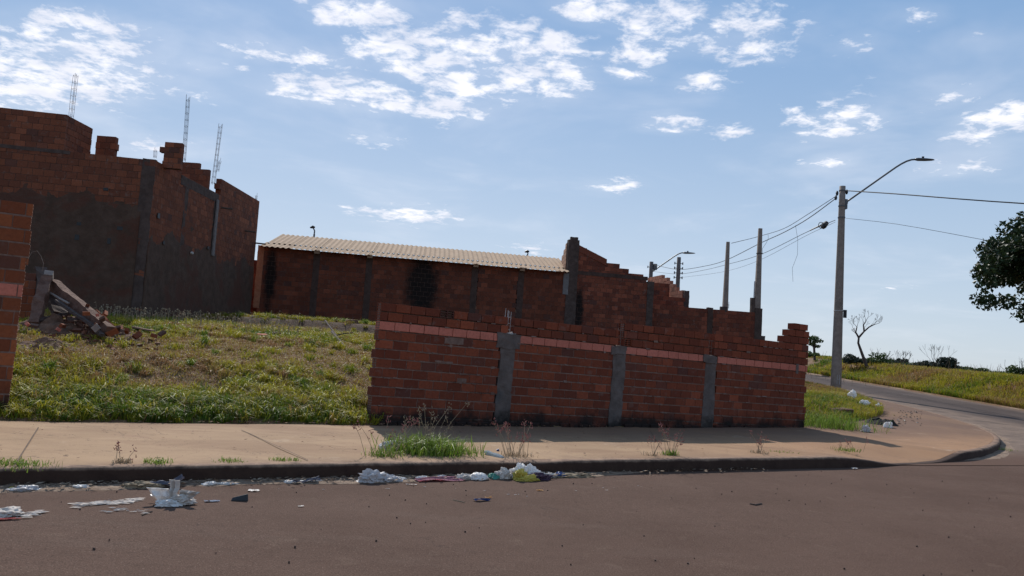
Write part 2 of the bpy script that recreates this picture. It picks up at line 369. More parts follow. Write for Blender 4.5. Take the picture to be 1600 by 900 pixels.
def mat_bag(name,col,rough=.45,trans=.25,var=.18):
    m,g=newmat(name); p=g.pos(); c=g.mix(g.ramp(g.noise(p,22,4,.7),.35,.7),col,tuple(v*(1-var) for v in col))
    c=g.mix(g.ramp(g.noise(p,9,5,.7),.55,.75,0,.5),c,(.30,.22,.17)) if col[0]>.4 else c
    fin(g,c,rough)
    tr=g.node('ShaderNodeBsdfTranslucent'); g.set(tr.inputs['Color'],c)
    mx=g.node('ShaderNodeMixShader'); mx.inputs[0].default_value=trans
    out=[n for n in g.n if n.type=='OUTPUT_MATERIAL'][0]
    g.l.new(g.p.outputs[0],mx.inputs[1]); g.l.new(tr.outputs[0],mx.inputs[2]); g.l.new(mx.outputs[0],out.inputs[0])
    return m
B_white=mat_bag('white_plastic_film',(.88,.83,.78)); B_grey=mat_bag('grey_plastic_film',(.62,.58,.57)); B_beige=mat_bag('beige_cloth',(.62,.54,.47),.8,.1)
B_pink=mat_bag('pink_cloth',(.55,.25,.30),.85,.1); B_yel=mat_bag('yellow_plastic',(.62,.50,.10)); B_green=mat_bag('green_plastic',(.10,.33,.25))
B_purp=mat_bag('dark_purple_cloth',(.06,.03,.05),.8,.05); B_blue=mat_bag('blue_plastic',(.05,.09,.25)); B_lblue=mat_bag('pale_blue_card',(.38,.44,.55),.8,.05)
B_org=mat_bag('orange_card',(.70,.42,.18),.8,.05); B_black=mat_bag('black_rubber',(.015,.014,.016),.5,.0); B_red=mat_bag('red_card',(.45,.07,.07),.8,.05)
B_clear=mat_bag('clear_bottle',(.55,.60,.62),.15,.5); B_slate=mat_bag('slate_sheet',(.20,.20,.25),.6,.1)

# ------------------------------------------------------------ terrain
WA=R(29.1); U=np.array([math.cos(WA),math.sin(WA)]); VV=np.array([-U[1],U[0]]); L0=np.array([-2.1,12.71]); VW=float(L0@VV)
KP=[(-40*U[0]+8.22*VV[0],-40*U[1]+8.22*VV[1])]
for uu in (-20,-10,-5,0,5,8,10,11.2): 
    vv=8.22+.0*uu; KP.append((uu*U[0]+vv*VV[0],uu*U[1]+vv*VV[1]))
KP+=[(6.6,13.15),(7.7,13.95),(9.2,15.4),(10.65,17.3),(11.95,19.6),(12.95,22.2),(13.6,25.2),(14.0,29),(14.15,34),(14.2,45),(14.2,70),(14.2,130)]
def catmull(P,step=.22):
    P=[np.array(p,float) for p in P]; out=[]
    for i in range(len(P)-1):
        p0=P[max(i-1,0)]; p1=P[i]; p2=P[i+1]; p3=P[min(i+2,len(P)-1)]
        L=np.linalg.norm(p2-p1); st=step if L<16 else 1.0
        n=max(1,int(L/st)); a=.5
        t01=max(np.linalg.norm(p1-p0),1e-3)**a; t12=L**a; t23=max(np.linalg.norm(p3-p2),1e-3)**a
        m1=(p2-p1)-t12*((p2-p0)/(t01+t12)-(p1-p0)/t01) if i>0 else p2-p1
        m2=(p2-p1)-t12*((p3-p1)/(t12+t23)-(p3-p2)/t23) if i<len(P)-2 else p2-p1
        for k in range(n):
            t=k/n; out.append((2*t**3-3*t**2+1)*p1+(t**3-2*t**2+t)*m1+(-2*t**3+3*t**2)*p2+(t**3-t**2)*m2)
    out.append(P[-1]); return np.array(out)
KL=catmull(KP)
KT=np.gradient(KL,axis=0); KT/=np.linalg.norm(KT,axis=1)[:,None]; KN=np.stack([-KT[:,1],KT[:,0]],1)
KS=np.concatenate([[0],np.cumsum(np.linalg.norm(np.diff(KL,axis=0),axis=1))])
def Zr(x,y):
    r=np.log1p(np.exp((np.asarray(y,float)-17.5)/1.6))*1.6
    r=np.where(np.asarray(y)>60,42.5,r) if False else r
    rr=np.where(r<45,r,45+45*(1-np.exp(-(r-45)/45)))
    return .034*rr
def kd(x,y):
    """signed distance to kerb line (positive inside the block), and nearest index; coarse but enough"""
    x=np.asarray(x,float).ravel(); y=np.asarray(y,float).ravel(); out=np.empty(len(x)); idx=np.empty(len(x),int)
    for i in range(0,len(x),4000):
        dx=x[i:i+4000,None]-KL[None,:,0]; dy=y[i:i+4000,None]-KL[None,:,1]
        d2=dx*dx+dy*dy; j=d2.argmin(1); k=np.arange(len(j))
        sg=dx[k,j]*KN[j,0]+dy[k,j]*KN[j,1]
        out[i:i+4000]=np.where(sg>=0,1,-1)*np.sqrt(d2[k,j]); idx[i:i+4000]=j
    return out,idx
SWALL=lambda x,y:(x*VV[0]+y*VV[1]-VW)
def walk_w(i):      # width of the paved strip along the kerb
    y=KL[i,1]; x=KL[i,0]
    return np.interp(y-.4*0,[0,13.2,15.5,19,22,26,30,34,60],[3.78,3.78,3.75,2.9,2.3,1.7,.9,.45,.45])
def kerb_h(i):
    x=KL[i,0]; h=np.interp(x,[-50,5.2,6.35,7.0,7.6,8.3,11,12.2,13.2,14],[.16,.16,.02,.012,.03,.15,.15,.09,.05,.05])
    return h
def Zlot(x,y):
    s=SWALL(x,y); sp=np.maximum(s,0)
    z=.16+1.55*(1-np.exp(-sp/4.8))
    # earth bank in front of the shed
    b=sstep(y+.12*x+.5*(vn(x,y,.5,5)-.5),25.2,26.2); z=z+.36*b*sstep(x,-12.5,-8.5)
    z=z+.10*(fbm(x,y,.55,4,2)-.5)*sstep(sp,0,1.5)+.05*(fbm(x,y,2.2,3,7)-.5)*sstep(sp,0,.6)
    return z
def Zfield(x,y):
    b=x-19.3-.25*(vn(x*0,y,.35,3)-.5)*2
    z=Zr(x,y)+.06+.78*sstep(b,.2,3.6)-.036*np.maximum(x-23.5,0)*(x<200)-6.3*(x>=200)
    z=np.where(y>56,np.minimum(z,z*0+2.9+.0*x),z)
    z=z+(.34*(fbm(x,y,.18,4,11)-.5)+.10*(fbm(x,y,1.1,3,4)-.5))*sstep(b,.3,2.5)
    return z
def Zg(x,y):
    x=np.asarray(x,float); y=np.asarray(y,float); sh=x.shape
    x=x.ravel(); y=y.ravel()
    d,i=kd(x,y)
    zs=Zr(x,y)
    q=x-.364*y; w=sstep(q,-2.2,-.4)*sstep(x,3,5)
    zR=Zr(x,y)+.17+.22*sstep(d,walk_w(i),walk_w(i)+1.4)*(1-sstep(y,24,30))+.05*(fbm(x,y,1.3,3,9)-.5)
    zin=Zlot(x,y)*(1-w)+zR*w
    ww=walk_w(i)
    zin=np.where(d<ww+.05,zs-.06,zin)
    z=np.where(d<0,zs-.16,zin)
    fld=(x>19.15)&(d<0)&(SWALL(x,y)>-3.7)
    zf=Zfield(x,y)
    z=np.where(fld,zf*sstep(x,19.15,19.35)+(zs-.16)*(1-sstep(x,19.15,19.35)),z)
    return z.reshape(sh)
def axis(lo,fa,fb,hi,st,gr=1.22):
    a=list(np.arange(fa,fb,st)); s=st; v=a[-1]
    while v<hi: s*=gr; v+=s; a.append(v)
    s=st; v=a[0]; b=[]
    while v>lo: s*=gr; v-=s; b.append(v)
    return np.array(b[::-1]+a)
xs=axis(-2500,-14,24,2500,.17); ys=axis(-1500,6,36,3000,.17,1.10)
X,Y=np.meshgrid(xs,ys); Z=Zg(X,Y)
nx,ny=len(xs),len(ys); ii=(np.arange(ny-1)[:,None]*nx+np.arange(nx-1)[None,:]).ravel()
Q=np.stack([ii,ii+1,ii+nx+1,ii+nx],1)
ground=obj('ground',np_mesh('ground',np.stack([X.ravel(),Y.ravel(),Z.ravel()],1),Q,M_ground,True)); tag(ground,kind='structure')

def grid_sheet(name,P,mat,smooth=True):
    """P (a,b,3) array"""
    a,b=P.shape[:2]; ii=(np.arange(a-1)[:,None]*b+np.arange(b-1)[None,:]).ravel()
    return np_mesh(name,P.reshape(-1,3),np.stack([ii,ii+1,ii+b+1,ii+b],1),mat,smooth)
# front road: strip in wall coordinates, and side road
us=np.concatenate([np.arange(-90,-12,4),np.arange(-12,26,.5),np.arange(26,120,4)]); vs=np.arange(-14,8.31,.45)
vs=np.append(vs[:-1],8.3)
UU,Vg=np.meshgrid(us,vs); XX=UU*U[0]+Vg*VV[0]; YY=UU*U[1]+Vg*VV[1]
ZZ=np.where(UU<16,0,0)+0*UU+.0*(YY); ZZ=Zr(XX,np.minimum(YY,1e9))*sstep(Vg,4,8.2)*sstep(UU,10,16)
ZZ=ZZ+.012*(fbm(XX,YY,.35,3,1)-.5)*(1-sstep(Vg,6.5,8))
front=obj('road',grid_sheet('road',np.stack([XX,YY,ZZ],2)[::-1][:, :],M_road)); tag(front,kind='structure')
# side road incl. junction flare: rows across from kerb line to the far edge x=19.3
rows=[]; i0=np.searchsorted(KL[:,0],6.3)
for i in range(i0,len(KL)):
    k=KL[i]; n=KN[i]
    if KL[i,1]<30 or i%3==0:
        a=np.array([k[0]+n[0]*.02,k[1]+n[1]*.02])
        # far point on x=19.35, or on the front road strip edge
        t=(KS[i]-KS[i0])
        far=np.array([19.35,max(19.4,k[1]-.25*max(0,30-k[1]))])
        far=np.array([19.35,np.interp(KL[i,1],[13,17,21,26,32,130],[18.6,19.2,21.5,26,32,130])])
        tt=np.linspace(0,1,14)[:,None]; pts=a*(1-tt)+far*tt
        z=Zr(pts[:,0],pts[:,1])
        v=pts@VV
        rows.append(np.column_stack([pts,z+.006]))
side=obj('side_road',grid_sheet('side_road',np.array(rows)[:,::-1],M_side)); tag(side,kind='structure')

# sidewalk sheet
rows=[]
for i in range(len(KL)):
    W=float(walk_w(i)); h=float(kerb_h(i)); z0=float(Zr(*KL[i])); hh=.16 if KL[i,1]<20 else float(np.interp(KL[i,1],[20,30],[.15,.09]))
    r=[]
    for t in np.linspace(0,1,15):
        o=.13+t*(W-.13+.10); p=KL[i]+KN[i]*o
        zz=float(Zr(*p)); f=float(sstep(o,.1,1.3)); z=zz+h*(1-f)+hh*f
        z+=.018*(float(fbm(p[0],p[1],1.2,3,6))-.5)*min(1,o)*2
        if t==1: z-=.02
        r.append((p[0],p[1],z))
    rows.append(r)
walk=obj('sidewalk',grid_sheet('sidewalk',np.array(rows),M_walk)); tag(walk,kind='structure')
SW=np.array(rows)
# kerb: rounded profile swept along the line
rows=[]
for i in range(len(KL)):
    h=float(kerb_h(i)); z0=float(Zr(*KL[i])); P=KL[i]; N=KN[i]; wob=.012*(float(vn(KS[i],0,1.7,3))-.5)*2
    zz=z0+h
    prof=[(-.012+wob,-.10),(-.004+wob,h-.035),(.006+wob,h-.012),(.028+wob,h-.001),(.125,h+.004),(.15,h-.05)]
    rows.append([(P[0]+N[0]*o,P[1]+N[1]*o,z0+max(zq,-.1)+.012*(float(vn(KS[i],o*9,3.1,8))-.5)-(.02*float(sstep(vn(KS[i],2,2.3,12),.80,.95)) if .02<o<.1 or o<.02 and zq>.05 else 0)) for o,zq in prof])
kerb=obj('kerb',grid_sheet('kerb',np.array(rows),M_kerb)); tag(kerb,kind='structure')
# far kerb stones of side road
rows=[]
for y in np.arange(19.2,90,.6):
    z0=float(Zr(19.3,y)); x=19.3+.05*(float(vn(y,0,.8,2))-.5)
    rows.append([(x+.0,y,z0-.02),(x+.01,y,z0+.005+.05*float(vn(y,3,.9,5))),(x+.13,y,z0+.01+.05*float(vn(y,3,.9,5))),(x+.16,y,z0-.02)])
fk=obj('far_kerb',grid_sheet('far_kerb',np.array(rows)[::-1],mat_rough('far_kerb_stone',(.20,.14,.10),(.34,.26,.2),5))); tag(fk,kind='structure')
# sandy ribbon in the gutter, ragged outer edge
def ribbon(name,a,b,win,wout,mat,z=.008,seed=1,amp=1.0,hump=.02):
    rows=[]
    for s in np.arange(a,b,.05):
        x=np.interp(s,KS,KL[:,0]); y=np.interp(s,KS,KL[:,1]); nx_=np.interp(s,KS,KN[:,0]); ny_=np.interp(s,KS,KN[:,1])
        ed=min(1,(s-a)/1.2,(b-s)/1.2); w=wout*(.35+1.1*float(fbm(s,seed,1.3,4,seed))*amp)*ed
        r=[]
        for t in np.linspace(0,1,7):
            o=.012-t*w; p=(x+nx_*o,y+ny_*o); base=float(Zr(*p))+.004+.012*(float(fbm(p[0],p[1],.35,3,1))-.5)
            r.append((p[0],p[1],base+z*(1-t)**.5+hump*(1-t)*(float(vn(s*7,t*5,1,seed+4)))*ed-.004*(t==1)))
        rows.append(r)
    return grid_sheet(name,np.array(rows)[::-1],mat)
def ks_at(px,py): 
    p=onz(px,py,0); return float(KS[((KL-np.array([p.x,p.y]))**2).sum(1).argmin()])
gs=obj('gutter_sand',ribbon('gutter_sand',KS[0]+25,ks_at(1010,740),0,.30,M_sand)); tag(gs,kind='structure')
gs2=obj('gutter_sand',ribbon('gutter_sand',ks_at(1470,716),ks_at(1560,690)+5,0,.32,M_sand,seed=5)); tag(gs2,kind='structure')

# ------------------------------------------------------------ brick walls
def hole_brick_mesh(name,L,H,T,mat,end,rows=3,cols=2,both=False):
    """hollow clay block with open square cells on the given end: 'x-','x+','y-'"""
    bm=bmesh.new(); bmesh.ops.create_cube(bm,size=1); bmesh.ops.scale(bm,vec=(L,T,H),verts=bm.verts)
    bmesh.ops.translate(bm,vec=(L/2,T/2,H/2),verts=bm.verts)
    ends=end if isinstance(end,tuple) else (end,)
    for e in ends:
        nv={'x-':Vector((-1,0,0)),'x+':Vector((1,0,0)),'y-':Vector((0,-1,0))}[e]
        f=[f for f in bm.faces if f.normal.dot(nv)>.99][0]
        c=f.calc_center_median(); bmesh.ops.delete(bm,geom=[f],context='FACES_ONLY')
        a=Vector((0,1,0)) if e[0]=='x' else Vector((1,0,0)); wid=T if e[0]=='x' else L; hgt=H
        t=.011; cw=(wid-t*(cols+1))/cols; ch=(hgt-t*(rows+1))/rows; o=c-a*wid/2-Vector((0,0,hgt/2))
        gx=[0]; gz=[0]
        for i in range(cols): gx+= [gx[-1]+t,gx[-1]+t+cw]
        gx.append(wid)
        for i in range(rows): gz+= [gz[-1]+t,gz[-1]+t+ch]
        gz.append(hgt)
        vg=[[bm.verts.new(o+a*x+Vector((0,0,z))) for x in gx] for z in gz]
        for j in range(len(gz)-1):
            for i in range(len(gx)-1):
                q=[vg[j][i],vg[j][i+1],vg[j+1][i+1],vg[j+1][i]]
                if i%2==1 and j%2==1:
                    dep=[bm.verts.new(v.co-nv*.10) for v in q]
                    for k in range(4): bm.faces.new((q[k],q[(k+1)%4],dep[(k+1)%4],dep[k]))
                    bm.faces.new(dep)
                else: bm.faces.new(q)
    bmesh.ops.recalc_face_normals(bm,faces=bm.faces)
    me=bpy.data.meshes.new(name); bm.to_mesh(me); bm.free(); me.materials.append(mat); return me
def bevel_brick(name,L,H,T,mat,seed):
    rr=random.Random(seed); bm=bmesh.new(); bmesh.ops.create_cube(bm,size=1)
    bmesh.ops.scale(bm,vec=(L,T,H),verts=bm.verts); bmesh.ops.translate(bm,vec=(L/2,T/2,H/2),verts=bm.verts)
    bmesh.ops.bevel(bm,geom=list(bm.edges),offset=.004,segments=1,affect='EDGES')
    for v in bm.verts: v.co+=Vector([rr.uniform(-.0022,.0022) for _ in range(3)])
    me=bpy.data.meshes.new(name); bm.to_mesh(me); bm.free(); me.materials.append(mat); return me
def brick_wall(root,M,length,top,CH,BL,T,mat,quota,joint=.012,jz=None,inset=None,base=0.0,gaps=(),key=None,mort=None,special=None,kinds=None,
               proud=.005,jit=.0025,s_of_course=None,seed=1,open_top=0,stuff_only=False,endholes=True,top_tooth=True):
    """M: wall frame (x along, y into the wall, z up). top(s)->height. gaps: (s0,s1,zlo,zhi) left empty.
       special: {(course,i):'hole'|'none'|material}. Returns the list of objects made"""
    rr=random.Random(seed); cells=[]; mort=mort or M_mort; pitch=BL+joint; jz=joint if jz is None else jz
    core=MB(); hmax=max(top(length*t/60) for t in range(61)); ncr=int((hmax-base)/CH+.5)
    for k in range(ncr):
        z0=base+k*CH; zc=z0+CH*.5; ins=inset(k) if inset else .005
        lo,hi=(s_of_course(k) if s_of_course else (0,length))
        s=-(pitch/2 if k%2 else 0)+rr.uniform(-.01,.01); i=0; run=None
        while s<hi:
            a=max(s+joint/2,lo); b=min(s+pitch-joint/2,hi); s+=pitch; i+=1
            segs=[(a,b)]
            for (g0,g1,za,zb) in gaps:
                if za<=zc<=zb:
                    ns=[]
                    for (p,q) in segs:
                        if q<=g0 or p>=g1: ns.append((p,q))
                        else:
                            if p<g0: ns.append((p,g0))
                            if q>g1: ns.append((g1,q))
                    segs=ns
            for (p,q) in segs:
                if q-p<.045 or top((p+q)/2)<zc+CH*.15: continue
                sp=(special or {}).get((k,i))
                if sp=='none': 
                    if run: core.box(run[0],run[1],ins,T-ins,z0-jz-.0003,z0+CH-jz); run=None
                    continue
                cells.append((p,q,z0,k,sp))
                if run and p-run[1]<joint*1.6: run=(run[0],q)
                else:
                    if run: core.box(run[0],run[1]-.003,ins,T-ins,z0-jz-.0003,z0+CH-jz)
                    run=(p+.003,q)
        if run: core.box(run[0],run[1]-.003,ins,T-ins,z0-jz-.0003,z0+CH-jz)
    out=[]
    if core.n:
        c=wobj('mortar',core.mesh('mortar',mort),root,M); out.append(c)
    kf=key or (lambda w:(w-camo.location).length)
    cells.sort(key=lambda c:kf(M@Vector(((c[0]+c[1])/2,0,c[2]))))
    meshes={}
    def getm(kind,mt):
        kk=(kind,mt.name)
        if kk not in meshes:
            if kind=='h': meshes[kk]=hole_brick_mesh('hollow_brick',BL,CH-jz,T,mt,'y-')
            elif kind=='e': meshes[kk]=hole_brick_mesh('hollow_brick',BL,CH-jz,T,mt,('x-','x+'))
            else: meshes[kk]=bevel_brick('brick',BL,CH-jz,T,mt,kind)
        return meshes[kk]
    rest=MB()
    for n,(p,q,z0,k,sp) in enumerate(cells):
        mt=kinds(k) if kinds else mat
        if n<quota and not stuff_only:
            kind=rr.randrange(3)
            if sp=='hole': kind='h'
            elif endholes and (sp=='end' or any(abs(p-e)<.02 or abs(q-e)<.02 for e in ENDS)): kind='e'
            me=getm(kind,mt); o=bpy.data.objects.new('brick',me); link(o); o.parent=root
            y=-proud+rr.uniform(-jit,jit); sc=(q-p)/BL
            L=Matrix.Translation((p,y,z0+rr.uniform(-jit,jit)*.6))@Matrix.Rotation(rr.uniform(-jit,jit)*1.5,4,'Y')@Matrix.Diagonal((sc,1+proud*2/T,1,1))
            o.matrix_basis=Matrix.Translation(-root.location)@M@L; out.append(o)
        else:
            y=-proud+rr.uniform(-jit,jit)
            rest.box(p,q,y,T+proud,z0,z0+CH-jz,.0012)
    if rest.n:
        o=wobj('bricks',rest.mesh('bricks',mat),root,M); tag(o,kind='stuff'); out.append(o)
    return out
ENDS=[]
def frame(o,ang,tilt=0): return Matrix.Translation(o)@Matrix.Rotation(ang,4,'Z')@Matrix.Rotation(tilt,4,'Y')

# ---- the front boundary wall
FW=empty('brick_wall',(L0[0],L0[1],.16),'long unplastered hollow brick wall with three grey concrete pillars beside the sidewalk','wall')
MF=frame((L0[0],L0[1],.16),WA,R(1.5))
CHF=.149; P1=(2.23,2.49); P2=(4.62,4.90); P3=(6.91,7.19); LF=9.86
def topF(s):
    if s<4.76: return 13*CHF
    if s<9.10: return 14*CHF
    if s<9.24: return 15*CHF
    if s<9.40: return 16*CHF
    return 17*CHF
ENDS=[0,LF,4.70,4.84,2.33,2.40,6.99,7.11]
gapsF=[(P1[0],P1[1],-1,11*CHF),(P2[0],P2[1],-1,11*CHF),(P3[0],P3[1],-1,11*CHF),
       (2.33,2.46,11*CHF,99),(4.70,4.84,11*CHF,99),(6.98,7.12,11*CHF,99)]
spec={(12,5):'hole',(3,37):'hole',(11,20):'hole',(12,28):'hole',(10,9):None}
rf=random.Random(3)
def socF(k):
    if k>=14:
        st={14:9.10,15:9.24,16:9.40}[k]; return (st,LF)
    return (rf.choice([0,0,.0,.03,-.02]),LF+rf.choice([0,-.05,.02,0]))
ENDS+= [9.10,9.24,9.40]
brick_wall(FW,MF,LF,topF,CHF,.249,.19,M_fb,299,gaps=gapsF,kinds=lambda k:M_fbp if k==10 else M_fb,mort=M_mortf,special=spec,s_of_course=socF,
           key=lambda w:(w-camo.location).length-.25*w.z-(50 if abs((MF.inverted()@w).z/CHF-10)<.4 else 0),seed=4,base=0,joint=.009,jz=.019,inset=lambda k:(.002 if k<10 else .03 if k==10 else .045),proud=.0055,jit=.0018)
def rough_box(x0,x1,y0,y1,z0,z1,seg=.05,amp=.008,mat=None,name='pillar',bulge=None):
    bm=bmesh.new(); bmesh.ops.create_cube(bm,size=1); bmesh.ops.scale(bm,vec=(x1-x0,y1-y0,z1-z0),verts=bm.verts)
    bmesh.ops.translate(bm,vec=((x0+x1)/2,(y0+y1)/2,(z0+z1)/2),verts=bm.verts)
    for ax,(a,b) in enumerate(((x0,x1),(y0,y1),(z0,z1))):
        n=min(60,int((b-a)/seg))
        for i in range(1,n):
            co=[0,0,0]; co[ax]=a+(b-a)*i/n; no=[0,0,0]; no[ax]=1
            bmesh.ops.bisect_plane(bm,geom=list(bm.verts)+list(bm.edges)+list(bm.faces),plane_co=co,plane_no=no)
    sd=Vector((rng.uniform(0,50),0,0))
    for v in bm.verts:
        n=mnoise.noise_vector(v.co*9+sd)*amp+mnoise.noise_vector(v.co*2.5+sd)*amp*1.3
        v.co+=n
        if bulge: v.co=Vector(bulge(v.co))
    bmesh.ops.recalc_face_normals(bm,faces=bm.faces)
    me=bpy.data.meshes.new(name); bm.to_mesh(me); bm.free(); me.materials.append(mat)
    return me
for (a,b) in (P1,P2,P3):
    c=(a+b)/2
    pl=wobj('pillar',rough_box(a-.012,b+.012,-.012,.20,-.15,11*CHF-.03,.04,.014,M_conc),FW,MF)
    wd=.11 if a<3 else .07
    cp=wobj('pillar_head',rough_box(a-wd,b+(wd if a<3 else .02),-.022,.215,11*CHF-(.26 if a<3 else .17),11*CHF-(.0 if a<3 else .02),.04,.018,M_conc),FW,MF)
    rb=MB()
    for dx_,dy_ in ((-.035,.05),(.035,.05),(-.035,.14),(.035,.14)):
        hh=11*CHF+(.42 if a<3 else .33)+rng.uniform(-.05,.03)
        rb.tube([(c+dx_,dy_,11*CHF-.1),(c+dx_+.004,dy_,11*CHF+.15),(c+dx_+rng.uniform(-.01,.01),dy_,hh)],.0055,5)
    for zq in (.06,.17,.28):
        z=11*CHF+zq; rb.tube([(c-.04,.045,z),(c+.04,.045,z+.01),(c+.04,.145,z),(c-.04,.145,z-.005),(c-.04,.045,z)],.0035,4)
    wobj('rebar_cage',rb.mesh('rebar_cage',M_steelL if a<3 else M_steel),FW,MF)
    ch=MB()
    for _ in range(7):
        x=c+rng.uniform(-.12,.08); ch.box(x,x+rng.uniform(.02,.07),-.01,.03+rng.uniform(0,.05),11*CHF-.02,11*CHF+rng.uniform(.0,.03),.012)
    if a<3: o=wobj('mortar_crumbs',ch.mesh('mortar_crumbs',mat_plain('pale_mortar',(.5,.45,.42))),FW,MF); tag(o,kind='stuff')
mq=MB(); rr=random.Random(99)
for _ in range(260):
    k=rr.randrange(0,11) if rr.random()<.85 else rr.randrange(11,14); s_=rr.uniform(.05,LF-.2)
    if any(a-.1<s_<b+.02 for a,b in (P1,P2,P3)) or (k==13 and s_<4.9): continue
    w_=rr.uniform(.02,.13); z_=k*CHF-.0095+rr.uniform(-.004,.004); hh=rr.uniform(.010,.026)*(1 if rr.random()<.85 else 1.8)
    mq.box(s_,s_+w_,-.011-rr.uniform(0,.006),.004,z_-hh/2,z_+hh/2,.005)
tag(wobj('mortar_squeeze',mq.mesh('mortar_squeeze',M_mortf),FW,MF),kind='stuff')
# mortar patch near right end and foot course of small bricks
wobj('mortar_patch',rough_box(9.50,9.57,-.014,.01,9.6*CHF,11*CHF,.03,.006,M_conc),FW,MF)
wobj('mortar_patch',rough_box(1.16,1.50,-.010,.004,9.15*CHF,9.85*CHF,.03,.008,M_mortf),FW,MF)
wobj('mortar_patch',rough_box(1.02,1.34,-.009,.004,6.95*CHF,7.2*CHF,.03,.008,M_mortf),FW,MF)
wobj('mortar_patch',rough_box(1.45,1.62,-.010,.004,4.9*CHF,5.4*CHF,.03,.008,M_mortf),FW,MF)
s=0.05; 
me_f=bevel_brick('foundation_brick',.19,.075,.10,M_fb,9)
while s<LF-.2:
    if not any(a-.19<s<b for a,b in (P1,P2,P3)):
        o=bpy.data.objects.new('foundation_brick',me_f); link(o); o.parent=FW
        zz=-.015+.0262*s*1.0+random.uniform(-.006,.006)
        o.matrix_basis=Matrix.Translation(-FW.location)@MF@Matrix.Translation((s,-.045+random.uniform(-.02,.012),zz-.01))@Matrix.Rotation(random.uniform(-.05,.05),4,'Z')
    s+=.205

# ---- neighbour's wall at the left edge of the picture
pe=at(50,316,10.55); ENDS=[2.6]
LWo=Vector((pe.x-2.6*U[0],pe.y-2.6*U[1],.14)); 
LW=empty('brick_wall',LWo,'tall hollow brick wall end at the left edge, nearest the road','wall')
ML=frame(LWo,WA,R(.6))
hL=pe.z-.14+2.6*math.tan(R(.6)); CHL=hL/16
brick_wall(LW,ML,2.6,lambda s:hL,CHL,.285,.14,M_lb,200,kinds=lambda k:M_fbp if k==9 else M_lb,s_of_course=lambda k:(0,2.6+random.uniform(-.02,.015)),seed=11,mort=M_mortf,joint=.012,jz=.024,inset=lambda k:.002,proud=.0055,jit=.0018)

# ---- two-storey house, left
c0=at(243,251,23.7); cx,cy=c0.x,23.7; HB=6.44; zb=1.2
LH=empty('unfinished_house',(cx,cy,zb),'two storey unplastered brick house without a roof, grey cement slurry on its walls','building')
A1=R(11.0); Lf=9.0
MHf=frame((cx-Lf*math.cos(A1),cy-Lf*math.sin(A1),zb),A1)
CHB=.2; ENDS=[]
hk=lambda w:(w-camo.location).length*.4-(w.z)*1.6+ (50 if w.x<-16.4 else 0)
def topHf(s): return (HB-zb)
nb=int(round((HB-zb)/CHB)); CHB=(HB-zb)/nb
brick_wall(LH,MHf,Lf,topHf,CHB,.288,.19,M_bb,150,key=hk,seed=21,endholes=False,mort=M_mortd)
# side wall along +Y
MHs=frame((cx,cy,zb),R(90)); Ls=9.9
def topHs(s): return (HB-zb)+(.62 if s>5.3 else 0)
# frame with x along +Y: y axis points to -X (into the wall) : good
brick_wall(LH,MHs,Ls,topHs,CHB,.288,.19,M_bb,60,key=lambda w:-w.z*2-.2*w.y,seed=22,proud=.006,jit=.0006,inset=lambda k:.001,endholes=False,mort=M_mortd)
# raised first-floor wall, its return, wall fragments and inner wall
rc=at(110,178,23.38); raisH=7.53-HB; rs=Lf-(cx-rc.x)/math.cos(A1)
MR=frame((cx-Lf*math.cos(A1),cy-Lf*math.sin(A1)+.02,HB+.004),A1)
brick_wall(LH,MR,rs,lambda s:raisH,raisH/6,.288,.15,M_bb,40,key=hk,seed=23,endholes=False,mort=M_mortd)
pr=MR@Vector((rs+.004,.152,0))
brick_wall(LH,frame((pr.x,pr.y-.15,HB+.004),R(90)),1.5,lambda s:raisH,raisH/6,.288,.15,M_bb,20,key=hk,seed=24,endholes=False,mort=M_mortd)
for (pxa,pxb,pyt,Yd,jut,zlow,sd) in ((151,183,211,24.95,'r',HB-.1,25),(258,285,221,24.25,'l',HB-.1,26)):
    a=at(pxa,pyt,Yd); b=at(pxb,pyt,Yd); H=a.z-zlow; w=b.x-a.x; n=5 if jut=='r' else 5
    ENDS=[]
    j=.18
    def soc(k,n=n,w=w,jut=jut,j=j):
        if jut=='r' and k==1: return (0,w+j)
        if jut=='l' and k==3: return (-j,w)
        if jut=='l' and k==0: return (-j*1.5,w)
        return (0,w)
    brick_wall(LH,frame((a.x,Yd,zlow),R(3)),w+j,lambda s:H,H/n,.288,.19,M_bb,15,seed=sd,s_of_course=soc,endholes=False,mort=M_mortd,key=hk)
a=at(262,248,28.3); b=at(331,258,28.4); H=7.42-(HB-.3)
brick_wall(LH,frame((cx-1.9,28.35,HB-.3),R(0)),1.72,lambda s:H-(.10 if s>1.5 else 0),H/6,.288,.15,M_bb,14,seed=27,endholes=False,mort=M_mortd,key=hk)
# bond beam and pillar lines
wobj('corner_pillar',rough_box(Lf-.36,Lf+.012,-.012,.20,0,HB-zb+.01,.12,.012,M_conc2),LH,MHf)
for s in (2.3,4.9):
    wobj('pillar',rough_box(s,s+.28,-.012,.12,0,HB-zb-.25,.1,.012,M_conc2),LH,MHs)
wobj('bond_beam',rough_box(1.9,5.25,-.014,.19,HB-zb-.34,HB-zb-.03,.1,.012,M_conc2),LH,MHs)
wobj('bond_beam',rough_box(0,rs+.2,-.014,.19,HB-zb-.10,HB-zb+.006,.12,.010,M_conc2),LH,MHf)
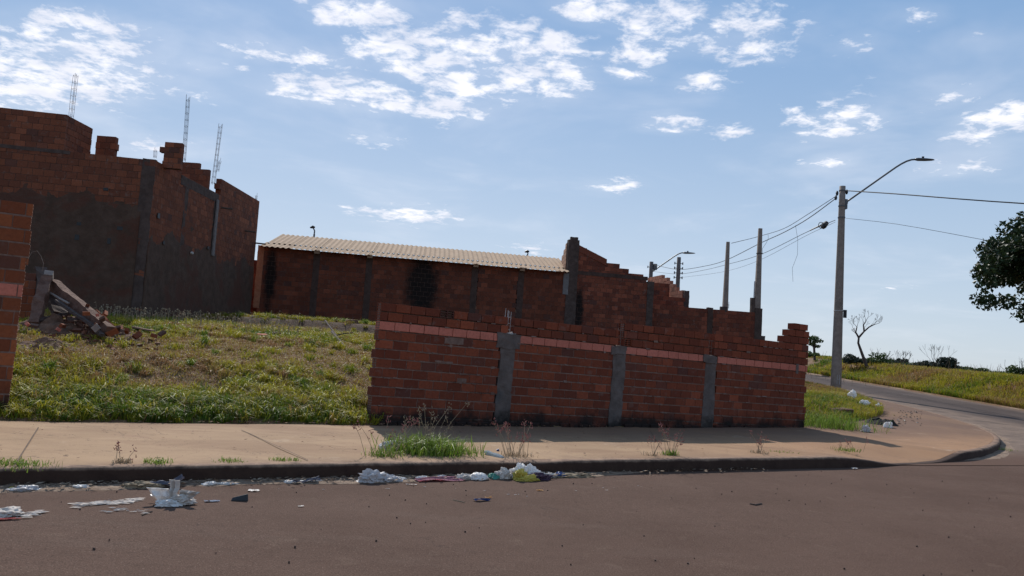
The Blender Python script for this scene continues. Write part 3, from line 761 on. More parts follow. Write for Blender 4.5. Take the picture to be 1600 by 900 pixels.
# hanging strip of timber on the side wall
sp_=MB(); q0=MHs@Vector((5.15,-.03,0)); 
tp=[MHs@Vector((5.35,-.06,HB-zb-.3)),MHs@Vector((5.2,-.07,HB-zb-1.4)),MHs@Vector((5.0,-.09,HB-zb-2.2))]
bd=MB(); bd.box(4.98,5.16,-.09,-.04,HB-zb-2.3,HB-zb-.25,.01); wobj('hanging_board',bd.mesh('hanging_board',mat_rough('pale_board',(.16,.14,.13),(.22,.19,.18),8)),LH,MHs)
for (s,z) in ((5.6,5.0-.2),(8.4,4.35),(9.85,4.05)):
    bt=MB(); bt.tube([MHs@Vector((s,.1,z)),MHs@Vector((s+.05,-.42,z-.02))],.035,6)
    wobj('timber_stub',bt.mesh('timber_stub',M_tree),LH)
# cement slurry coat: thick rough sheet whose noisy relief dips behind the bricks near its upper edge
def slurry(M,length,ztop,mat,amp=1.0,step=.09,seed=0):
    a=np.arange(0,length+step,step); b=np.arange(0,ztop+.5,step); A,B=np.meshgrid(a,b)
    d=.032-.05*sstep(B,ztop-1.0,ztop+.5)-.045*(fbm(A,B,1.1,4,seed)-.42)*amp*sstep(B,ztop-2.6,ztop-.5)-.018*(fbm(A,B,3.0,4,seed+5)-.5)
    edge=np.minimum(A,length-A); d=d-.0*edge
    P=np.stack([A,-.006-d,B],2); ln,w=P.shape[:2]
    me=grid_sheet('slurry_coat',P,mat); o=wobj('slurry_coat',me,LH,M); md=o.modifiers.new('t','SOLIDIFY'); md.thickness=.02; md.offset=-1
    return o
slurry(MHf,Lf-.3,HB-zb-1.25,M_plast,seed=3)
slurry(MHs,Ls,HB-zb-1.95,M_plast,amp=1.2,seed=8)
# putlog holes: small boxes proud of the coat, black to stand for shade inside
def sockets(M,pts):
    for (s,z,w,h) in pts:
        mb=MB(); t=.018
        mb.box(s-w/2,s+w/2,-.052,-.035,z-h/2-t,z-h/2); mb.box(s-w/2,s+w/2,-.052,-.035,z+h/2,z+h/2+t)
        mb.box(s-w/2,s+w/2,-.046,-.030,z-h/2,z+h/2)
        wobj('putlog_shade',mb.mesh('putlog_shade',M_black),LH,M)
def s_on(px,py,M):      # wall coordinates of the point of the wall seen at a pixel
    Mi=M.inverted(); o=Mi@camo.location; d=Mi.to_3x3()@ray(px,py); t=-o.y/d.y; q=o+d*t; return q.x,q.z
sockets(MHf,[(*s_on(124,350,MHf),.12,.06),(*s_on(188,357,MHf),.16,.07),(*s_on(121,371,MHf),.12,.12),(*s_on(171,377,MHf),.09,.13),(*s_on(166,296,MHf),.13,.05)])
sockets(MHs,[(*s_on(246,337,MHs),.16,.12),(*s_on(254,379,MHs),.12,.07),(*s_on(324,387,MHs),.2,.07)])
q=s_on(296,395,MHs); mb=MB(); mb.tube([(q[0],-.05,q[1]),(q[0],-.12,q[1])],.045,8); wobj('pipe_stub',mb.mesh('pipe_stub',mat_plain('white_pipe',(.6,.58,.55))),LH,MHs)
# rebar cages standing on the house
def cage(root,pb,pt,w=.11,r=.008,mat=M_steel,st=.2,lean=0):
    pb=Vector(pb); pt=Vector(pt); rb=MB(); n=max(2,int((pt-pb).length/st))
    cs=[Vector((a*w/2,b*w/2,0)) for a,b in ((-1,-1),(1,-1),(1,1),(-1,1))]
    r=r*.55; cs=[c*.62 for c in cs]
    for c in cs: rb.tube([pb+c,(pb+pt)/2+c+Vector((rng.uniform(-.015,.015),0,0)),pt+c+Vector((0,0,rng.uniform(-.12,.05)))],r,4)
    for i in range(n):
        p=pb.lerp(pt,(i+.3)/n); rb.tube([p+cs[0],p+cs[1]+Vector((0,0,.02)),p+cs[2],p+cs[3]-Vector((0,0,.01)),p+cs[0]],r*.75,4)
    return wobj('rebar_cage',rb.mesh('rebar_cage',mat),root)
cage(LH,at(111,184,23.3),at(119,112,23.3),.15,.010)
cage(LH,at(287,252,24.6),at(294,150,24.6),.13,.012,M_galv)
cage(LH,at(333,288,29.0),at(345,193,29.0),.16,.012)
cage(LH,at(340,268,30.0),at(344,248,30.0),.12,.010)
cage(LH,at(242,247,27.0),at(243,231,27.0),.12,.010)
cage(LH,at(400,312,33.3),at(401,303,33.3),.10,.010)
# rear and far-left walls so the house is closed
def closure(root,pts,z0,z1,mat,name='rear_wall'):
    for (a,b) in zip(pts[:-1],pts[1:]):
        a=Vector(a); b=Vector(b); L=(b-a).length; an=math.atan2(b.y-a.y,b.x-a.x); mb=MB(); mb.box(0,L,0,.15,0,z1-z0)
        wobj(name,mb.mesh(name,mat),root,frame((a.x,a.y,z0),an))
p0=MHf@Vector((0,.2,0))
closure(LH,[(cx-.02,cy+Ls-.02,0),(p0.x,cy+Ls-1.8,0),(p0.x,p0.y,0)],zb,HB-.1,M_bb)

# ---- shed with fibre-cement roof
eL=at(410,381,34.2); eR=at(886,424,36.8)
zs0=1.35; SH=empty('brick_shed',(eL.x,eL.y,zs0),'long low brick shed with a pale corrugated lean-to roof and a black soot patch','building')
ang=math.atan2(eR.y-eL.y,eR.x-eL.x); LS=math.hypot(eR.x-eL.x,eR.y-eL.y)
MS=frame((eL.x,eL.y,zs0),ang); HS=(eL.z+eR.z)/2-zs0-.06; nS=19; CHS=HS/nS
pil=[s_on(487,440,MS)[0],s_on(570,440,MS)[0],s_on(735,460,MS)[0],s_on(808,460,MS)[0]]
gs_=[(p,p+.27,-1,99) for p in pil]; ENDS=[]
brick_wall(SH,MS,LS,lambda s:HS,CHS,.288,.19,M_sb,290,gaps=gs_,seed=31,key=lambda w:abs(w.x+6)*.5-w.z*1.2,endholes=False,mort=M_mortd)
M_concs=mat_rough('shed_pillar_concrete',(.060,.034,.026),(.088,.052,.040),5,.5,.012,stain=(.035,.025,.02))
for p in pil:
    wobj('pillar',rough_box(p-.006,p+.276,-.016,.17,0,HS-.02,.12,.01,M_concs),SH,MS)
    mb=MB(); mb.box(p+.02,p+.24,-.26,.1,HS-.15,HS+.0,.008); wobj('rafter_end',mb.mesh('rafter_end',M_tile),SH,MS)
lp=MB(); wobj('end_pillar',rough_box(-.16,.10,-.03,.22,1.2,HS+.02,.1,.014,mat_rough('raw_clay_pier',(.26,.11,.06),(.33,.15,.08),6)),SH,MS)
# roof sheets
rl=at(461,367,38.0); rr_=at(877,406,40.6)
dep=3.75; rise=((rl.z-eL.z)+(rr_.z-eR.z))/2
dirx=Vector((math.cos(ang),math.sin(ang),0)); 
def wave_sheet(L,D,n,pitch=.208,amp=.022,th=.010):
    nx_=n*10; xs_=np.linspace(0,L,nx_+1); zz=amp*np.sin(2*np.pi*xs_/pitch); V=[]
    for lay in (0,-th):
        for y in (0,D): V+= [(x,y,z+lay) for x,z in zip(xs_,zz)]
    m=nx_+1; Q=[]
    for i in range(nx_):
        Q.append([i,i+1,m+i+1,m+i]); Q.append([2*m+i,3*m+i,3*m+i+1,2*m+i+1]); Q.append([i,2*m+i,2*m+i+1,i+1]); Q.append([m+i,m+i+1,3*m+i+1,3*m+i])
    Q.append([0,m,3*m,2*m]); Q.append([nx_,2*m+nx_,3*m+nx_,m+nx_])
    return np_mesh('roof_sheet',V,np.array(Q),M_roof,False)
slope=math.atan2(rise,dep); SL=math.hypot(dep,rise)+.3
ncol=12; pitch=(LS+.0)/(ncol*5.0)
me_lo=wave_sheet(pitch*5+.05,1.15,5,pitch); me_hi=wave_sheet(pitch*5+.05,SL-.95,5,pitch)
# sheets run along +Y (rafters square to the lot), so build them in a sheared plane frame
for i in range(ncol):
    for (me,off,lift) in ((me_lo,-.30,0.0),(me_hi,.72,.014)):
        o=bpy.data.objects.new('roof_sheet',me); link(o); o.parent=SH
        B=MS@Matrix.Translation((i*pitch*5,-.02,HS+.05+(.004 if i%2 else 0)))
        # rotate so that local y points straight back (world +Y) and up the slope
        ex=dirx; ey=Vector((0,math.cos(slope),math.sin(slope))); ez=ex.cross(ey).normalized()
        Rm=Matrix((ex,ey,ez)).transposed().to_4x4()
        o.matrix_basis=Matrix.Translation(-SH.location)@Matrix.Translation(B.translation)@Rm@Matrix.Translation((0,off,lift))
rb=[MS@Vector((0,.1,0)),MS@Vector((LS,.1,0))]
closure(SH,[(rb[1].x-.25,rb[1].y+.12,0),(rb[1].x-.25,rb[1].y+dep,0),(rb[0].x,rb[0].y+dep,0),(rb[0].x,rb[0].y+.1,0)],zs0,HS+zs0-.1,M_sb,'rear_wall')
# gable-shaped infill of the end and the rear upstand under the ridge
mb=MB(); 
for i in range(12):
    y0=.2+i*(dep-.2)/12; mb.box(0,.15,y0,y0+(dep-.2)/12,HS-.12,HS+.02+rise*(y0)/dep-.05)
wobj('end_infill',mb.mesh('end_infill',M_sb),SH,frame((eL.x+.02,eL.y,zs0),0))

# ---- gabled brick building right of the shed
gb=at(903,383,36.95); gz0=1.2
GB=empty('gabled_house_shell',(gb.x,36.9,gz0),'roofless brick house shell with a stepped gable beside the shed roof','building')
g2=at(1010,443,37.6); angG=math.atan2(.7,g2.x-gb.x); LG=math.hypot(g2.x-gb.x,.7)+.1
MG=frame((gb.x,36.9,gz0),angG)
gt=[(903,383),(945,405),(956,410),(964,411),(975,418),(990,426),(1000,427),(1006,436),(1013,440)]
gs3=[s_on(a,b,MG) for a,b in gt]
def topG(s): return float(np.interp(s,[q[0] for q in gs3],[q[1] for q in gs3]))
ENDS=[]
brick_wall(GB,MG,LG,topG,.2,.288,.19,M_gb,290,seed=41,key=lambda w:-w.z,endholes=False,mort=M_mortd)
mbc=MB(); g0_,g1_=gs3[0],gs3[1]
V=[]
for (sx_,sz_) in ((g0_[0],g0_[1]+.03),(g1_[0]+.1,g1_[1]+.0)):
    for dy_,dz_ in ((-.03,-.30),(.21,-.30),(.21,0),(-.03,0)): V.append((sx_,dy_,sz_+dz_))
mbc.add(V,[[0,1,2,3],[4,7,6,5],[0,4,5,1],[1,5,6,2],[2,6,7,3],[3,7,4,0]]); wobj('gable_coping',mbc.mesh('gable_coping',M_gb),GB,MG)
zb_=s_on(950,430,MG)[1]
wobj('bond_beam',rough_box(0,LG-.05,-.016,.19,zb_-.09,zb_+.09,.14,.012,M_concs),GB,MG)
wobj('corner_pillar',rough_box(-.46,.06,-.04,.26,0,s_on(898,371,MG)[1]-.12,.14,.012,M_conc2),GB,MG)
wobj('pillar_tip',rough_box(-.36,-.02,-.02,.2,s_on(898,371,MG)[1]-.11,s_on(898,371,MG)[1]+.03,.07,.02,M_conc2),GB,MG)
sx=s_on(1015,470,MG)
wobj('pillar',rough_box(LG-.05,LG+.28,-.03,.2,0,s_on(1015,440,MG)[1],.14,.012,M_conc2),GB,MG)
cpm=mat_rough('grey_shutter_concrete',(.15,.135,.13),(.2,.18,.17),4)
wobj('concrete_pier',rough_box(-.62,-.36,-.05,.1,s_on(880,460,MG)[1],s_on(880,427,MG)[1],.12,.012,cpm),GB,MG)
# parapet running back along the shed roof, seen above it
pp=MG@Vector((-.33,.2,0))
mbz=[]
gr=frame((pp.x,pp.y,gz0),R(92)); hP=s_on(888,376,MG)[1]
brick_wall(GB,gr,5.2,lambda s:hP-.25*s,.2,.288,.15,mat_brick('sunlit_parapet_clay',(.36,.19,.12),(.25,.13,.085)),60,seed=43,key=lambda w:-w.z,endholes=False)  # paler bricks carry sunlight on the parapet in their colour
closure(GB,[(g2.x+.2,g2.y+.1,0),(g2.x+.2,g2.y+6,0),(pp.x,g2.y+6,0)],gz0,s_on(1013,470,MG)[1]+gz0-.5,M_gb)
# ---- low walls further right
w0=at(1018,474,38.0); w1=at(1188,492,38.95)
LWr=empty('brick_wall',(w0.x,38.0,1.2),'low brick wall behind the front wall, carrying the two slender concrete posts','wall')
angW=math.atan2(w1.y-w0.y,w1.x-w0.x); LWl=math.hypot(w1.x-w0.x,w1.y-w0.y); MWl=frame((w0.x,w0.y,1.2),angW)
hW=(w0.z+w1.z)/2-1.2+.03
pa=s_on(1105,500,MWl)[0]
brick_wall(LWr,MWl,LWl,lambda s:hW,.2 if False else hW/14,.288,.15,M_gb,200,gaps=[(pa,pa+.28,-1,99)],seed=51,key=lambda w:-w.z,endholes=False,mort=M_mortd)
wobj('pillar',rough_box(pa,pa+.28,-.02,.16,0,hW+.06,.14,.012,M_concs),LWr,MWl)
ep=s_on(1189,482,MWl)
wobj('end_pillar',rough_box(LWl-.28,LWl+.10,-.02,.22,0,s_on(1189,482,MWl)[1]+.0,.14,.012,M_conc2),LWr,MWl)
sA=s_on(1177,465,MWl); wobj('pillar_stub',rough_box(LWl-.48,LWl-.29,0,.18,hW-.1,sA[1],.12,.012,M_conc2),LWr,MWl)
sB=s_on(1137,480,MWl); wobj('pillar_stub',rough_box(sB[0]-.34,sB[0]-.02,0,.16,hW-.1,s_on(1132,479,MWl)[1],.12,.012,M_conc2),LWr,MWl)
wobj('wall_step',rough_box(LWl+.10,LWl+.30,-.02,.2,0,s_on(1195,525,MWl)[1],.12,.02,M_conc2),LWr,MWl)
cage(LWr,at(1138,482,38.6),at(1139,473,38.6),.07,.008); 
# walls behind: dark block, sunlit stub, end
w2=at(1012,437,41.0); w3=at(1047,442,41.3); w4=at(1072,455,42.6)
BK=empty('brick_annex',(w2.x,41,1.2),'small roofless brick annex whose top is broken and sunlit at the right','building')
hK=w3.z-1.2
brick_wall(BK,frame((w2.x-.2,41.2,1.2),R(6)),w3.x-w2.x+.2,lambda s:hK,.2,.288,.15,M_gb,60,seed=61,key=lambda w:-w.z,endholes=False,mort=M_mortd)
w5=at(1015,458,39.6); w6=at(1070,463,40.0)
brick_wall(BK,frame((w5.x-.2,39.6,1.2),R(6)),w6.x-w5.x+.2,lambda s:w6.z-1.2,.2,.288,.15,M_gb,90,seed=62,key=lambda w:-w.z,endholes=False,mort=M_mortd)
# right-hand wall of the annex: a wall going back, its broken top catching the sun
sunm=mat_brick('sunlit_clay',(.46,.19,.115),(.36,.14,.085),mortar_smear=.6)  # brighter clay, sunshine on the broken wall put into the colour
a=at(1071,457,40.1)
brick_wall(BK,frame((a.x,40.05,1.2),R(101)),5.0,lambda s:a.z-1.2+.42*min(s,3)*.9,.2,.288,.17,sunm,70,seed=63,key=lambda w:-w.z,endholes=False)
wobj('end_pillar',rough_box(-.1,.16,-.05,.2,0,at(1069,455,40.0).z-1.2,.14,.02,M_conc2),BK,frame((a.x-.02,39.85,1.2),0))
# low wall joining house and shed on the left
j0=at(396,404,35.2); 
JW=empty('brick_wall',(j0.x-.6,35.2,1.3),'narrow strip of brick wall closing the gap between house and shed','wall')
brick_wall(JW,frame((j0.x-.9,35.25,1.3),R(5)),1.5,lambda s:j0.z-1.3,.2,.288,.15,M_gb,80,seed=71,key=lambda w:-w.z,endholes=False,mort=M_mortd)

# ------------------------------------------------------------ poles, posts, lamps, wires
def tapered(pb,pt,r0,r1,seg=14,n=10):
    mb=MB(); pb=Vector(pb); pt=Vector(pt)
    mb.tube([pb.lerp(pt,t/n) for t in range(n+1)],[r0+(r1-r0)*t/n for t in range(n+1)],seg); return mb
def band(root,c,r,h,mat,name='steel_band'):
    mb=MB(); mb.tube([c-Vector((0,0,h/2)),c+Vector((0,0,h/2))],r,14); return wobj(name,mb.mesh(name,mat),root)
def nest(c,part):
    '''make c a sub-part of part, staying where it stands'''
    mb_=c.matrix_basis.copy(); c.parent=part; c.matrix_basis=part.matrix_basis.inverted()@mb_
def lamp_arm(root,base,dirv,L,up,mat,s=1.0):
    mb=MB(); pts=[]; d=Vector(dirv).normalized()
    for t in np.linspace(0,1,16):
        # straight rise, then bending level
        if t<.72: x=t/.72*.70*L; z=t/.72*.80*up
        else:
            k=(t-.72)/.28; x=.70*L+k*.30*L; z=.80*up+up*.20*math.sin(k*math.pi/2)
        pts.append(base+d*x+Vector((0,0,z)))
    mb.tube(pts,.038*s,8); a=wobj('lamp_arm',mb.mesh('lamp_arm',mat,True),root)
    e=pts[-1]; hd=MB(); 
    V=[];  secs=[(0,.05,.05),(.12,.11,.07),(.45,.13,.06),(.72,.12,.035),(.82,.03,.015)]
    side=Vector((-d.y,d.x,0)); tilt=Vector((0,0,.03))
    for (x,w,h) in secs:
        c=e+d*(x*s-.05)+tilt*x
        for k in range(10):
            an=2*math.pi*k/10; V.append(tuple(c+side*math.cos(an)*w*s+Vector((0,0,math.sin(an)*h*s))))
    Qq=[[i*10+k,i*10+(k+1)%10,(i+1)*10+(k+1)%10,(i+1)*10+k] for i in range(4) for k in range(10)]
    hd.add(V,Qq,[[0,k+1,k] for k in range(1,9)]+[[40,40+k,41+k] for k in range(1,9)])
    h=wobj('lamp_head',hd.mesh('lamp_head',M_galv,True),root)
    cell=MB(); cell.tube([e+d*.28*s+Vector((0,0,.04*s)),e+d*.28*s+Vector((0,0,.14*s))],.05*s,10); 
    c=wobj('photocell',cell.mesh('photocell',M_black),root); nest(c,h)
    return e
pt=at(1316.5,291,34.0); gz=float(Zg(np.array([pt.x-.08]),np.array([34.0]))[0])
UPole=empty('utility_pole',(pt.x,34.0,gz),'tall round concrete power pole with a street lamp arm, on the grass at the corner','utility pole')
pb=Vector((pt.x,34,gz-.4)); pole=tapered(pb,pt,.225,.125)
wobj('pole_shaft',pole.mesh('pole_shaft',M_concp,True),UPole)
def pp_(px,py): return at(px,py,34)
hb=pp_(1316,300).z; tot=pt.z-gz
rad=lambda z:.225+(.125-.225)*(z-gz+.4)/(tot+.4)
for py in (298,322,340): 
    z=pp_(1314,py).z; band(UPole,Vector((pt.x,34,z)),rad(z)+.018,.05,M_galv)
z=pp_(1308,490).z; band(UPole,Vector((pt.x,34,z+.12)),rad(z)+.012,.04,mat_plain('pale_strap',(.5,.46,.42)))
sg=MB(); sg.box(pt.x+.16,pt.x+.30,33.86,33.89,z-.17,z+.17); sg.tube([(pt.x,33.87,z+.1),(pt.x+.2,33.87,z+.1)],.012,6); wobj('number_plate',sg.mesh('number_plate',M_black),UPole)
st_=MB(); zz=pp_(1303,592).z
for dxx in (-.05,.05): st_.box(pt.x+dxx-.012,pt.x+dxx+.012,33.775,33.79,zz-.22,zz+.18)
st_.box(pt.x-.05,pt.x+.05,33.776,33.789,zz-.02,zz+.01)
wobj('painted_mark',st_.mesh('painted_mark',mat_plain('faded_paint',(.40,.37,.35))),UPole)
for (px,py) in ((1308,302),(1306,309),(1323,300)):
    p=pp_(px,py); mb=MB(); mb.tube([p-Vector((0,0,.1)),p-Vector((0,0,.03)),p+Vector((0,0,.03)),p+Vector((0,0,.1))],[.03,.06,.06,.03],8); wobj('insulator',mb.mesh('insulator',M_black),UPole)
# bracket
ab=pp_(1322,316); mb=MB(); mb.tube([(pt.x+.1,34,ab.z-.08),(ab.x+.05,34,ab.z)],.06,8); mb.box(pt.x+.08,pt.x+.2,33.9,34.1,ab.z-.3,ab.z+.12); wobj('arm_bracket',mb.mesh('arm_bracket',M_galv),UPole)
tip=pp_(1432,249)
lamp_arm(UPole,Vector((ab.x,34,ab.z)),(1,0.0,0),tip.x-ab.x,tip.z-ab.z,M_galv,1.0)

# far poles on the same street
def small_pole(px,py,Yd,label,r=.16,lamp=None,brackets=0,dark=True,name='utility_pole'):
    t=at(px,py,Yd); g0=float(Zg(np.array([t.x]),np.array([Yd]))[0]); root=empty(name,(t.x,Yd,g0),label,'utility pole' if name=='utility_pole' else 'street lamp')
    wobj('pole_shaft',tapered((t.x,Yd,g0-.3),t,r*1.3,r,10,4).mesh('pole_shaft',mat_rough('weathered_pole',(.10,.08,.075),(.16,.13,.12),5),True),root)
    mb=MB()
    for k in range(brackets):
        z=t.z-.55-.42*k; mb.tube([(t.x-.34,Yd,z),(t.x+.36,Yd,z)],.03,5); mb.tube([(t.x-.34,Yd,z-.1),(t.x-.34,Yd,z+.12)],.05,5); mb.tube([(t.x+.36,Yd,z-.1),(t.x+.36,Yd,z+.12)],.05,5)
    if brackets: wobj('cross_arms',mb.mesh('cross_arms',M_galv),root)
    if lamp:
        e=at(lamp[0],lamp[1],Yd); b=at(lamp[2],lamp[3],Yd); lamp_arm(root,Vector((b.x,Yd,b.z)),(1 if e.x>b.x else -1,0,0),abs(e.x-b.x),e.z-b.z,M_galv,1.5)
    return root
up3=small_pole(1018,409,80,'far utility pole with a lamp arm, rising behind the annex left of the bracketed pole',.19,(1068,395,1020,424),1)
tb=at(1021,417,80); mb=MB(); mb.tube([Vector((tb.x+.15,80,tb.z-.3)),Vector((tb.x+.15,80,tb.z+.3))],.22,10); wobj('transformer_can',mb.mesh('transformer_can',M_galv),up3)
up2=small_pole(1061,402,70,'far utility pole crowded with brackets behind the broken annex, right of the far lamp',.17,None,4)
small_pole(491,366,62,'thin street lamp peeking over the left end of the shed roof',.07,None,0,name='street_lamp')
small_pole(823,400,66,'thin street lamp peeking over the right part of the shed roof',.07,None,0,name='street_lamp')
for o in [o for o in COL.objects if o.name.startswith('street_lamp') and o.type=='EMPTY']:
    d=-1 if o.location.x<-5 else -1; Yd=o.location.y
    top=at(491,366,62) if Yd<64 else at(823,400,66)
    e=at(489,355,62) if Yd<64 else at(824,393,66)
    mb=MB(); mb.tube([top,top.lerp(e,.5)+Vector((.08,0,0)),e],.055,6); wobj('lamp_arm',mb.mesh('lamp_arm',M_galv),o)
    mb=MB(); mb.tube([e+Vector((-.22,0,-.05)),e+Vector((.0,0,.02)),e+Vector((.16,0,0))],[.05,.13,.05],8); wobj('lamp_head',mb.mesh('lamp_head',M_black),o)
# slender concrete posts behind the low wall
def post(pxb,pyb,pxt,pyt,Yd,w0,w1,label,cond=False):
    t=at(pxt,pyt,Yd); b=at(pxb,pyb,Yd); root=empty('concrete_post',(t.x,Yd,1.6),label,'post','slender concrete posts behind the low brick wall')
    mb=MB(); c=t.x
    V=[]
    for z,w in ((1.3,w0*1.15),(b.z,w0),(t.z,w1)):
        for dx_,dy_ in ((-1,-1),(1,-1),(1,1),(-1,1)): V.append((c+dx_*w/2,Yd+dy_*w*.4,z))
    Qq=[[i*4+k,i*4+(k+1)%4,(i+1)*4+(k+1)%4,(i+1)*4+k] for i in range(2) for k in range(4)]+[[8,9,10,11]]
    mb.add(V,Qq); wobj('post_shaft',mb.mesh('post_shaft',M_concp),root)
    if cond:
        mb=MB(); mb.tube([(c-.2,Yd-.02,1.6),(c-.17,Yd-.02,b.z+1.6)],.035,8); wobj('meter_conduit',mb.mesh('meter_conduit',mat_plain('pale_conduit',(.55,.52,.5))),root)
        z=at(1187,396,Yd).z; mb=MB(); mb.box(c-.13,c+.13,Yd-.1,Yd+.1,z-.02,z+.02); wobj('steel_band',mb.mesh('steel_band',M_black),root)
    return root
post(1131,486,1137.5,378,39.2,.25,.15,'slender square concrete post on the low brick wall, the shorter of the pair',False)
post(1181,490,1188,357,39.5,.30,.17,'slender square concrete post on the low brick wall, the taller, with a pale conduit',True)
# wires
def wire(pts,r,label=None,n=14):
    """pts: list of (px,py,Y) the cable passes through"""
    P3=[at(*p) for p in pts]; q=catmull([tuple(p) for p in P3],.8)
    mb=MB(); mb.tube([Vector(v) for v in q],r,5); return mb
def wire_obj(pts,r,label,extra=None,group='overhead cables'):
    mb=wire(pts,r)
    if extra: extra(mb)
    o=wobj('overhead_cable',mb.mesh('overhead_cable',M_wire)); tag(o,label,'cable',group); return o
wire_obj([(1307,306,34),(1262,335,38),(1225,357,42),(1187,369,46),(1143,380,39.3)],.014,'upper overhead cable running from the corner power pole to the shorter slender post')
def twist(mb):
    for (a,b,c) in (((1243,352),(1246,398),(1239,440)),((1200,366),(1197,380),(1192,398))):
        p=[at(a[0],a[1],40),at((a[0]+b[0])/2+2,(a[1]+b[1])/2,40),at(b[0],b[1],40),at(c[0]-1,(b[1]+c[1])/2,40),at(c[0],c[1],40)]
        mb.tube(p,.007,4)
wire_obj([(1306,310,34),(1262,342,38),(1225,363,42),(1192,378,46),(1133,407,56),(1100,416,63),(1061,421,70),(1019,413,80)],.020,'thick twisted overhead cable sagging from the corner pole to the bracketed far pole',twist)
wire_obj([(1305,344,34),(1262,362,38),(1190,397,46),(1133,414,56),(1100,422,63),(1061,428,70),(1019,424,80)],.014,'lower overhead cable that carries the black splice box')
wire_obj([(1305,347,34),(1262,367,38),(1190,405,46),(1133,424,56),(1061,434,70)],.008,'lowest and thinnest overhead cable left of the corner pole')
wire_obj([(1323,298,34),(1400,303,31),(1500,311,28),(1600,318,26),(1760,324,22)],.022,'thick overhead cable leaving the corner pole to the right')
wire_obj([(1322,341,34),(1400,350,31),(1480,364,29),(1560,379,27.5),(1640,392,26)],.008,'thin overhead cable running from the pole into the dark tree')
mb=MB(); c=at(1289,352,35.5); mb.tube([c+Vector((-.12,0,-.13)),c+Vector((-.05,0,-.02)),c+Vector((.1,0,.14))],[.09,.14,.09],8)
loop=[at(1283,352,35.5)+Vector((math.cos(t)*.12,0,math.sin(t)*.14)) for t in np.linspace(0,6.28,12)]; mb.tube(loop,.015,4)
mb.tube([at(1266,360,37),at(1282,352,35.6)],.03,5)
o=wobj('splice_box',mb.mesh('splice_box',M_black)); tag(o,'black splice box with a cable loop hanging on the lower cable by the corner pole','splice box')

# ------------------------------------------------------------ vegetation
def blades(n,xy,h,w,lean,tint,seed=0,zoff=-.01,zf=Zg,nseg=2,bend=.5):
    r=np.random.default_rng(seed); n=len(xy)
    az=r.uniform(0,2*np.pi,n); fa=r.uniform(0,2*np.pi,n)
    L=h; ln=lean*r.uniform(.3,1.3,n)
    dx=np.cos(az)*ln*L; dy=np.sin(az)*ln*L
    wx=np.cos(fa)*w/2; wy=np.sin(fa)*w/2
    z0=zf(xy[:,0],xy[:,1])+zoff
    x,y=xy[:,0],xy[:,1]
    V=np.empty((n,5,3))
    V[:,0]=np.stack([x-wx,y-wy,z0],1); V[:,1]=np.stack([x+wx,y+wy,z0],1)
    mz=z0+L*.58; V[:,2]=np.stack([x-wx*.8+dx*.35,y-wy*.8+dy*.35,mz],1); V[:,3]=np.stack([x+wx*.8+dx*.35,y+wy*.8+dy*.35,mz],1)
    V[:,4]=np.stack([x+dx,y+dy,z0+L*np.clip(1-ln*bend,.35,1)],1)
    b=np.arange(n)*5
    Q=np.stack([b,b+1,b+3,b+2],1); T=np.stack([b+2,b+3,b+4],1)
    return V.reshape(-1,3),Q,T,np.repeat(tint,5)
def tufted(n,sampler,tufts,spread,seed):
    """clumped points: tuft centres, then blades around them"""
    r=np.random.default_rng(seed); c=sampler(tufts,r); k=r.integers(0,len(c),n); return c[k]+r.normal(0,1,(n,2))*spread*r.uniform(.4,1.3,(len(c),1))[k],k,c
# lot grass
def samp_lot(n,r):
    out=[]
    while sum(len(o) for o in out)<n:
        y=10.0+ (34-10.0)*r.random(n)**1.35; x=r.uniform(-.66,-.10,n)*y; s=SWALL(x,y)
        hid=(x>-2.0+.0*y)&(SWALL(x,y)<0)
        ok=(s>.02-.5*(fbm(x,y,1.6,3,5)-.3))&(y<34.0+ .19*(x+10.8))
        inh=(y>cy+ (x-cx)*math.tan(A1)-.1)&(x<cx+.08)      # house footprint
        behind=(x/y>-.158)                        # hidden by the front wall
        ok&=~inh&~behind
        g_=fbm(x,y,.42,4,21); bare=.93*sstep(g_,.50,.60)*sstep(s,.7,1.6)*(1-sstep(s,6.0,8.5)); ok&=r.random(n)>bare*.93
        bank=(np.abs(y+.12*x-25.7)<.55)&(x>-9); ok&=~(bank&(r.random(n)<.8))
        out.append(np.stack([x[ok],y[ok]],1))
    return np.concatenate(out)[:n]
V_=[];Q_=[];T_=[];A_=[];cnt=0
def addb(res):
    global cnt
    v,q,t,a=res; V_.append(v); Q_.append(q+cnt); T_.append(t+cnt); A_.append(a); cnt+=len(v)
def tint_lot(x,y,r,n):
    s=SWALL(x,y)
    g_=fbm(x,y,.5,4,33); t=.38+2.1*(g_-.5)+.20*sstep(s,.6,3.0)
    t=t-.10*(1-sstep(s+.8*(fbm(x,y,1.3,3,8)-.5),.3,1.4))
    t=t+r.normal(0,.13,n); dry=r.random(n)<(.08+.10*sstep(s,.5,2)); t=np.where(dry,r.uniform(.75,1,n),t)
    return np.clip(t,0,1)
r=np.random.default_rng(50)
xy,k,c=tufted(125000,samp_lot,3600,.062,51); n=len(xy)
keep=SWALL(xy[:,0],xy[:,1])>-.02-.42*(fbm(xy[:,0]*1.0,xy[:,1],1.6,3,5)-.3); xy=xy[keep]; k=k[keep]; n=len(xy)
hmap=.55+.9*fbm(xy[:,0],xy[:,1],.9,3,44); dist=xy[:,1]
tf=rng.uniform(.55,1.5,len(c))[k]; h=(r.uniform(.07,.17,n)*hmap)*tf*(1+.25*(SWALL(xy[:,0],xy[:,1])<.8)); w=r.uniform(.009,.017,n)*(1+.03*(dist-12))
addb(blades(n,xy,h,w,.95,np.clip(tint_lot(xy[:,0],xy[:,1],r,n)+rng.normal(0,.13,len(c))[k],0,1),52))
